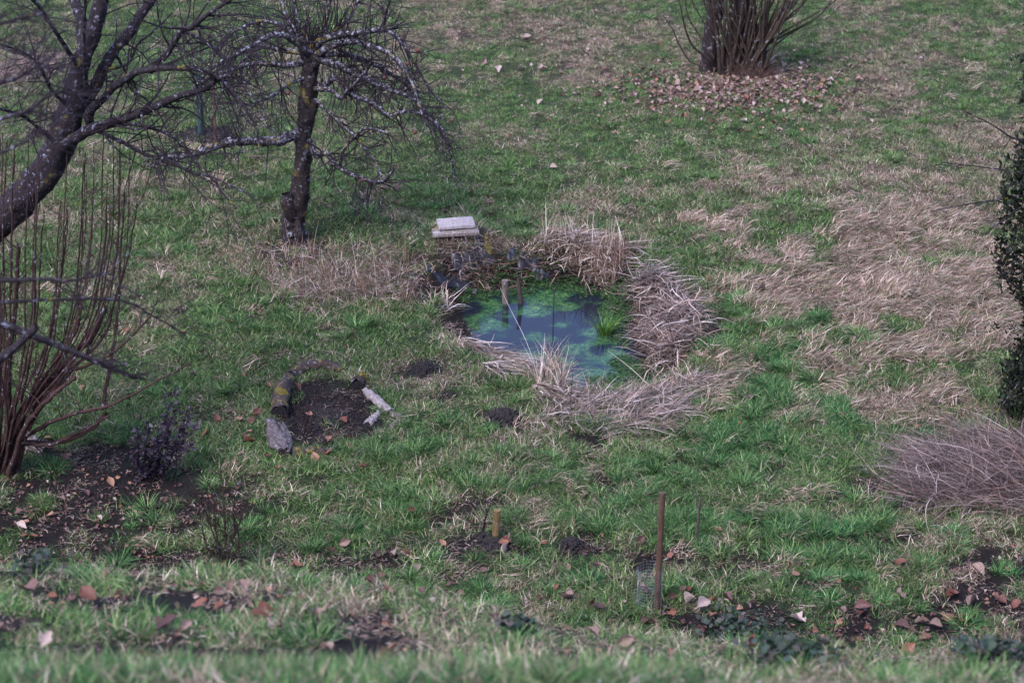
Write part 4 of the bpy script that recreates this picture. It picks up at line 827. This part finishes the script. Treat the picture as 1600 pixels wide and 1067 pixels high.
for pts, r in sk:
    dy = random.uniform(-.4, .4); p = Part(); P, R = add_limb(p, [at(a, b, MY-.25+dy*i/len(pts)) for i, (a, b) in enumerate(pts)], list(np.linspace(r, r*.4, len(pts))*sm), n=18, k=5, rough=.04); so_ = p.build('sucker', OLIVEB, mt)
    q = Part(); T1, R1 = spawn(P[None], R[None], 5, (.1, .35), (0, 0, .6), rr=.5, t0=.3, spread=.6); q.add(*tubes(T1, R1, 3)); q.build('twigs', OLIVEB, so_)['kind'] = 'stuff'
g = ground(1175, 118); p = Part(); n = 500; b, a = disc(n, .24); b[:, 1] *= .6; p.add(*tubes(*(lambda P, Wd, s: (P, Wd+.001))(*blades(b+g, U(0, 6.3, n), U(0, 1.0, n), U(.5, 1.5, n), U(.08, .3, n), U(.001, .002, n), 5, .8)), 3))
p.build('basal_twigs', blade_mat('rusty_twigs', [(0, (.05, .03, .025)), (1, (.22, .13, .10))], trans=0), mt)['kind'] = 'stuff'

# ------------------------------------------------------------------ leaf clouds: evergreen at right, purple shrub, brambles
def leafcloud(cs, n, size, up=.3, asp=.45):
    """cs: centres (N,3) per leaf; folded six-vertex leaf shapes"""
    az = U(0, 6.3, n); el = rng.normal(up, .5, n); d = np.stack([np.cos(az)*np.cos(el), np.sin(az)*np.cos(el), np.sin(el)], -1); s = norm(np.cross(d, rng.normal(size=(n, 3)))); u = np.cross(d, s); L = U(*size, n)[:, None]
    V = np.stack([cs, cs+d*L*.35+s*L*asp*.5+u*L*.08, cs+d*L*.75+s*L*asp*.4+u*L*.05, cs+d*L, cs+d*L*.75-s*L*asp*.4+u*L*.05, cs+d*L*.35-s*L*asp*.5+u*L*.08, ], 1)
    base = np.arange(n)[:, None]*6; Fc = np.concatenate([base+np.array([[0, 1, 2, 3]]), base+np.array([[0, 3, 4, 5]])]); return V.reshape(-1, 3), Fc, np.repeat(rng.random((n, 3)), 6, 0)
EY = 19.0; eb = at(1650, 800, EY); eb[2] = terrain(eb[0:1], eb[1:2])[0]
ev = thing('evergreen_column', eb, 'dark narrow evergreen rising along the right edge', 'evergreen'); se = m_per_px(at(1600, 400, EY))
p = Part(); TPe, TRe = add_limb(p, [eb, at(1642, 600, EY), at(1638, 400, EY), at(1645, 200, EY), at(1655, 60, EY)], [.06, .05, .04, .03, .015], n=40, k=8); trk = p.build('trunk', DARKB, ev)
lo, hi = at(1640, 665, EY)[2], at(1640, 165, EY)[2]; n = 12500; zt = rng.random(n); prof = np.interp(zt, [0, .03, .13, .21, .30, .37, .43, .53, .83, .93, 1], [.3, .6, .7, .55, .32, .42, .76, .95, .95, .6, .2])*95*se
a = U(0, 6.3, n); q = np.sqrt(rng.random(n))**.7; zz = lo+(hi-lo)*zt; cxy = TPe[0, :2]*0+at(1652, 400, EY)[:2]; rr = prof*q*(.78+.5*fbm(a*1.2, zz*3.5, 77, 3)); cs_ = np.stack([cxy[0]+rr*np.cos(a), cxy[1]+rr*np.sin(a), zz], -1)
p = Part(); p.add(*leafcloud(cs_, n, (.02, .075), .6)); p.build('foliage', EVERG, ev, False)['kind'] = 'stuff'
p = Part(); T, R = spawn(TPe[None, 10:], TRe[None, 10:], 200, (.3, .62), (0, 0, .35), rr=.25, t0=.05, Sg=6, follow=.1); p.add(*tubes(T, R, 3)); p.build('inner_twigs', TWIG, trk)['kind'] = 'stuff'
sp_ = Part(); c_ = T[:, -1].repeat(14, 0)+rng.normal(0, .03, (200*14, 3)); sp_.add(*leafcloud(c_, len(c_), (.02, .05), .6)); sp_.build('foliage', EVERG, ev, False)['kind'] = 'stuff'
for pts in ([(1640,290),(1600,272),(1540,262),(1470,254)], [(1640,300),(1590,308),(1520,318),(1455,330)], [(1640,210),(1590,218),(1550,195),(1510,175)], [(1640,345),(1600,325),(1560,350),(1530,375)], [(1640,560),(1600,590),(1560,640),(1545,655)], [(1640,480),(1590,450),(1562,425),(1560,405)],[(1640,230),(1610,180),(1600,120),(1608,60)],[(1650,700),(1600,668),(1580,690)]):
    p = Part(); dy = random.uniform(-.5, .2); P, R = add_limb(p, [at(a, b, EY+dy*i/3) for i, (a, b) in enumerate(pts)], list(np.linspace(2.0, .6, len(pts))*se), n=16, k=5, rough=.05, kink=.005); bo = p.build('branch', DARKB, ev)
    q = Part(); T1, R1 = spawn(P[None], R[None], 12, (.1, .35), (-.2, 0, .1), rr=.6, t0=.3); q.add(*tubes(T1, R1, 3)); q.build('twigs', TWIG, bo)['kind'] = 'stuff'
# hanging branch into the top-right frame beside it: purple-leaved shrub
g = ground(240, 752); pu = thing('purple_shrub', g, 'low shrub with dark purple spiny leaves left of the log ring', 'shrub'); PYY = g[1]
tips = [(275,600),(235,648),(300,628),(265,655),(205,682),(225,705),(290,665),(312,660),(250,680),(275,690),(198,705),(305,690),(240,715),(262,640),(280,630),(215,665)]
for i, (a, b) in enumerate(tips):
    dy = random.uniform(-.25, .25); bx = 232+random.uniform(-18, 40); P3 = [at(bx, 752, PYY), at(bx*.55+a*.45, (752+b)/2+8, PYY+dy*.5), at(a, b, PYY+dy)]; P3[0][2] = terrain(P3[0][0:1], P3[0][1:2])[0]-.01
    p = Part(); P, R = add_limb(p, P3, [.006, .005, .003], n=12, k=5, rough=.05); so_ = p.build('stem', TWIG, pu)
    n = 66; t = rng.random(n)**.4; ii = (t*11).astype(int).clip(3, 11); c = P[ii]+norm(rng.normal(size=(n, 3)))*U(.0, .06, n)[:, None]*np.array([1, 1, .5])
    q = Part(); q.add(*leafcloud(c, n, (.028, .058), .25, .5)); q.build('foliage', PURPLE, so_, False)['kind'] = 'stuff'
def bramble(name, label, px, py, rpx, n, stems=7):
    g = ground(px, py); o = thing(name, g, label, 'bramble'); k = m_per_px(g); r = rpx*k
    p = Part(); a = U(0, 6.3, stems); b = np.repeat(g[None], stems, 0); P, Wd, s = blades(b, a, U(.4, .9, stems), U(1.5, 2.1, stems), U(.6, 1.2, stems)*r*1.3, np.full(stems, .002), 8); p.add(*tubes(P, Wd+.001, 4)); p.build('cane', REDTW, o)
    bx = g[0]+rng.normal(0, .45, n)*r; by = g[1]+rng.normal(0, .45, n)*r; c = np.stack([bx, by, terrain(bx, by)+U(.03, .17, n)], -1); q = Part(); q.add(*leafcloud(c, n, (.028, .06), .1, .75)); q.build('foliage', BRAMB, o, False)['kind'] = 'stuff'
bramble('bramble', 'dark leaved bramble on the bank, right of centre at the bottom', 1170, 1008, 75, 560)
bramble('bramble', 'bramble trailing at the bottom edge near the right', 1235, 1045, 70, 460)
bramble('bramble', 'dark bramble sprigs in the bottom right corner', 1560, 1040, 80, 420)
bramble('bramble', 'small dark bramble beside a leaf in the middle of the near bank', 810, 1005, 28, 120)
bramble('bramble', 'purple-dark bramble at the far left of the near bank', 60, 905, 40, 90)

# ------------------------------------------------------------------ fallen leaves
def leaf_mesh(name, mat, kind):
    n, m = 7, 5; V = []; lob = kind == 1
    cu = random.uniform(.5, 2.2); tw = random.uniform(-.8, .8); fold = random.uniform(.4, 1.7)
    for i in range(n):
        t = i/(n-1); w = (math.sin(PI*t**.8)*.32+.015)*(1+(.35*math.cos(t*14) if lob else .06*math.cos(t*20)))
        for j in range(m):
            s = (j/(m-1)-.5)*2; x = t-.5; y = s*w; z = cu*.22*(t-.5)**2+abs(s)*w*fold+.03*math.sin(i*2.3+j*1.7)+tw*x*y
            V.append([x, y, z])
    V = np.array(V)*.1; V[:, 2] -= V[:, 2].min(); idx = np.arange(n*m).reshape(n, m); Fc = np.stack([idx[:-1, :-1], idx[:-1, 1:], idx[1:, 1:], idx[1:, :-1]], -1).reshape(-1, 4)
    st = np.array([[-.05, -.001, 0], [-.05, .001, 0], [-.075, .001, .004], [-.075, -.001, .004]]); st[:, 2] += V[:m, 2].mean(); Fc = np.vstack([Fc, [[len(V), len(V)+1, len(V)+2, len(V)+3]]]); V = np.vstack([V, st])
    return meshdata(name, V, Fc, mat, np.zeros((len(V), 3)), True)
LM = {c: [leaf_mesh('fallen_leaf', mt_, i % 2) for i in range(5)] for c, mt_ in (('o', LEAFO), ('p', LEAFP), ('d', LEAFD))}
COLN = {'o': 'orange-brown', 'p': 'pale tan', 'd': 'dark brown'}
def leaf_at(px, py, c, label, group, spx, tilt=.35, lift=.02):
    g = ground(px, py); o = bpy.data.objects.new('fallen_leaf', random.choice(LM[c])); C.objects.link(o); s = 1.15*spx*m_per_px(g)/.1; o.scale = (s, s, s)
    o.location = g+np.array([0, 0, lift+(.035 if g[1] < 13.2 else .015)]); o.rotation_euler = (random.gauss(0, tilt), random.gauss(0, tilt), random.uniform(0, 6.3)); tag(o, label, 'leaf', group); LEAVES.append((px, py, c, o, group is None)); return o
LEAVES = []
G1 = 'fallen leaves scattered on the ground'
named = [(140,948,'o',32,'curled orange-brown leaf on the left of the near bank'),(48,943,'d',44,'big dark brown leaf near the left edge of the near bank'),(365,935,'p',20,'pale leaf on the near bank under the small bare bush'),
 (410,977,'o',36,'bright orange-brown leaf left of centre on the near bank'),(420,996,'p',22,'small pale curled leaf just below the bright orange one'),(512,977,'p',28,'cupped pale tan leaf on the near bank, right of the orange ones'),
 (480,975,'o',24,'orange-brown leaf touching the cupped pale leaf on its left'),(225,1052,'o',42,'large upright reddish leaf in the blurred front grass'),(75,1022,'p',28,'pale leaf in the blurred front grass near the left'),
 (605,1045,'o',44,'long narrow rust leaf in the blurred front grass'),(510,1035,'p',24,'round pinkish leaf in the blurred front grass'),(810,988,'p',26,'tall pinkish leaf on the edge of the near bank'),(888,943,'p',22,'pale upright leaf in the green tuft left of the wire guard'),
 (1098,955,'p',26,'bleached leaf lying right of the tall brown stake'),(1078,950,'p',28,'second bleached leaf right of the tall brown stake, nearer to it'),(925,1005,'p',20,'small round pinkish leaf on the bank right of centre'),(978,1018,'p',24,'long tan leaf on the bank near the bottom centre'),
 (1172,1028,'o',34,'orange leaf beside the bramble at the bottom'),(792,868,'p',18,'pale leaf in the soil in front of the short yellow stake'),(635,875,'o',22,'dark orange leaf in grass left of the short yellow stake'),(540,856,'p',18,'tan leaf in a green tuft, lower centre left'),
 (930,893,'o',14,'little orange leaf left of the wire guard'),(1078,932,'o',18,'orange leaf just right of the tall brown stake'),(925,952,'o',18,'orange-brown leaf left of the wire guard base'),(935,958,'d',20,'dark leaf left of the wire guard base'),
 (1440,983,'p',22,'tan leaf in the leaf litter lower right'),(1520,950,'p',22,'pale leaf at the bare soil lower right'),(1190,463,'p',22,'white torn leaf on the grass right of the pond'),(755,103,'p',12,'whitish leaf on the far grass above the apple tree'),
 (440,1000,'d',30,'dark leaf at the edge of the blurred front grass'),(262,997,'d',38,'dark curled leaf in the middle left of the near bank'),(775,985,'d',26,'dark leaf left of the tall pinkish one'),(315,962,'o',24,'flat rust leaf in the near bank grass left of centre')]
for a, b, c, s, l in named: leaf_at(a, b, c, l, None, s, .6, .035)
def litter(n, cx, cy, sx, sy, cols, size, where):
    for i in range(n):
        a, b = random.gauss(cx, sx), random.gauss(cy, sy)
        if a < 3 or a > 1597 or b < 3 or b > 1062: continue
        if pond_sd(*[np.array([v]) for v in ground(a, b)[:2]])[0] < .1: continue
        c = random.choice(cols); leaf_at(a, b, c, 'one of the small %s leaves %s' % (COLN[c], where), '%s leaves %s' % (COLN[c], where), random.uniform(*size))
litter(26, 1430, 975, 130, 40, 'oopd', (14, 26), 'littering the soil at the lower right')
litter(14, 480, 940, 190, 40, 'opd', (12, 24), 'in the grass of the near bank')
litter(26, 150, 780, 130, 60, 'oodp', (9, 17), 'on the dark ground at the lower left')
litter(24, 440, 680, 90, 45, 'oo', (10, 18), 'around the ring of logs')
litter(14, 640, 900, 110, 50, 'opd', (10, 18), 'in the tufty grass at the lower centre')
litter(14, 1080, 900, 120, 50, 'ood', (9, 18), 'around the tall stake and the iron rod')
litter(20, 290, 560, 150, 70, 'oop', (7, 12), 'on the lawn left of the pond')
litter(10, 1250, 620, 140, 100, 'op', (7, 13), 'on the lush grass right of the pond')
litter(18, 850, 130, 110, 60, 'pp', (7, 14), 'on the far meadow above the pond')
litter(12, 620, 330, 100, 40, 'od', (7, 12), 'on the grass beneath the apple tree')
litter(60, 1150, 145, 95, 24, 'ppppo', (7, 12), 'under the suckered tree')
LMK = [(512,650,'the ring of logs'),(785,655,'the molehill below the pond'),(775,825,'the short yellow-tan stake'),(1030,900,'the tall brown stake'),(1090,820,'the iron rod'),(250,680,'the purple shrub'),
       (15,745,'the red shrub foot'),(352,860,'the small bare bush'),(461,378,'the apple tree foot'),(715,358,'the planks'),(1135,112,'the suckered tree foot'),(1500,760,'the straw pile'),(1590,600,'the evergreen'),
       (1170,1008,'the bigger bank bramble'),(1560,1040,'the bottom right bramble'),(860,520,'the pond'),(320,212,'the blue-green guard'),(660,578,'the flat left molehill'),(1050,520,'the big reed mound')]
DIRS = ['right of', 'to the lower right of', 'below', 'to the lower left of', 'left of', 'to the upper left of', 'above', 'to the upper right of']
ORD = ['nearest', 'second nearest', 'third nearest', 'fourth nearest', 'fifth nearest', 'sixth nearest', 'seventh nearest', 'eighth nearest', 'ninth nearest', 'tenth nearest', 'eleventh nearest', 'twelfth nearest', 'thirteenth nearest', 'fourteenth nearest', 'fifteenth nearest'] + [w+' nearest' for w in 'sixteenth seventeenth eighteenth nineteenth twentieth twenty-first twenty-second twenty-third twenty-fourth twenty-fifth twenty-sixth twenty-seventh twenty-eighth'.split()]
_b = {}
for a, b, c, o, nm in LEAVES:
    d, k = min((math.hypot(a-x, (b-y)*1.3), i) for i, (x, y, _) in enumerate(LMK)); x, y, t = LMK[k]
    _b.setdefault((c, k, int(round(math.atan2(b-y, a-x)/(PI/4))) % 8), []).append((d, o.name, nm))
for (c, k, di), L_ in _b.items():
    for r, (d, on, nm) in enumerate(sorted(L_)):
        if not nm: bpy.data.objects[on]['label'] = '%s %s leaf %s %s' % (ORD[min(r, 27)], COLN[c], DIRS[di], LMK[k][2])
# the rest of the leaf carpet: one stuff object
def leaf_stuff(name, label, spec):
    for c in 'opd': pass
    P = []; 
    for n, cx, cy, sx, sy, cols, size in spec:
        for i in range(n):
            a, b = random.gauss(cx, sx), random.gauss(cy, sy)
            if a < -30 or a > 1630 or b < -30 or b > 1066: continue
            P.append((a, b, random.choice(cols), random.uniform(*size)))
    obs = []; cols = 'opd'
    for ci, c in enumerate(cols):
        for i in range(3): obs.append(bpy.data.objects.new('n%d%d_leaf' % (ci, i), LM[c][i]))
    # quick ground lookup on the flat meadow
    pts = []; kd = []; sc_ = []
    for a, b, c, s in P:
        g_ = plane(a, b, 0.0) if b < 880 else ground(a, b); z = terrain(g_[0:1], g_[1:2])[0]
        if pond_sd(g_[0:1], g_[1:2])[0] < .25: continue
        pts.append([g_[0], g_[1], z+.012]); kd.append(cols.index(c)*3+random.randrange(3)); sc_.append(s*m_per_px(g_)/.1)
    n = len(pts); sc_ = np.array(sc_); scatter(name, np.array(pts), np.stack([rng.normal(0, .5, n), rng.normal(0, .5, n), U(0, 6.3, n)], -1), np.stack([sc_]*3, -1), np.array(kd), np.zeros((n, 3)), proto_coll(name+'_kinds', obs), label)
leaf_stuff('leaf_litter', 'carpet of pale dead leaves under the suckered tree and scattered bits elsewhere',
           [(1000, 1150, 138, 85, 20, 'pdpdppod', (5, 10)), (700, 1160, 148, 120, 30, 'pdpod', (4, 9)), (90, 900, 110, 160, 60, 'ppo', (4, 8)), (700, 130, 795, 150, 55, 'oddddp', (4, 9)), (330, 1420, 960, 150, 60, 'odddp', (4, 10)), (230, 500, 950, 330, 35, 'oddp', (8, 18)), (330, 1280, 1020, 190, 32, 'oddp', (6, 14)),
            (90, 500, 720, 200, 80, 'ood', (5, 9)), (60, 300, 500, 200, 120, 'od', (4, 7)), (60, 1300, 500, 200, 150, 'od', (4, 7)), (90, 900, 860, 250, 60, 'od', (5, 9)), (60, 300, 890, 200, 15, 'dod', (7, 12))])
# loose twigs lying on the soil
p = Part(); n = 160; xs = np.array([ground(random.gauss(150, 160), random.uniform(700, 880)) for _ in range(90)]+[ground(random.uniform(1150, 1600), random.uniform(880, 1020)) for _ in range(40)]+[ground(random.gauss(520, 40), random.gauss(650, 18)) for _ in range(30)])
P, Wd, s = blades(xs+np.array([0, 0, .01]), U(0, 6.3, n), U(1.3, 1.5, n), U(1.5, 1.7, n), U(.06, .35, n), U(.001, .0025, n), 6, .8); P[..., 2] = np.maximum(P[..., 2], terrain(P[..., 0], P[..., 1])+.006); p.add(*tubes(P, Wd+.0008, 4))
tag(p.build('ground_twigs', TWIG, None, True, xs[0]), 'thin bare twigs strewn on the soil patches', kind='stuff')
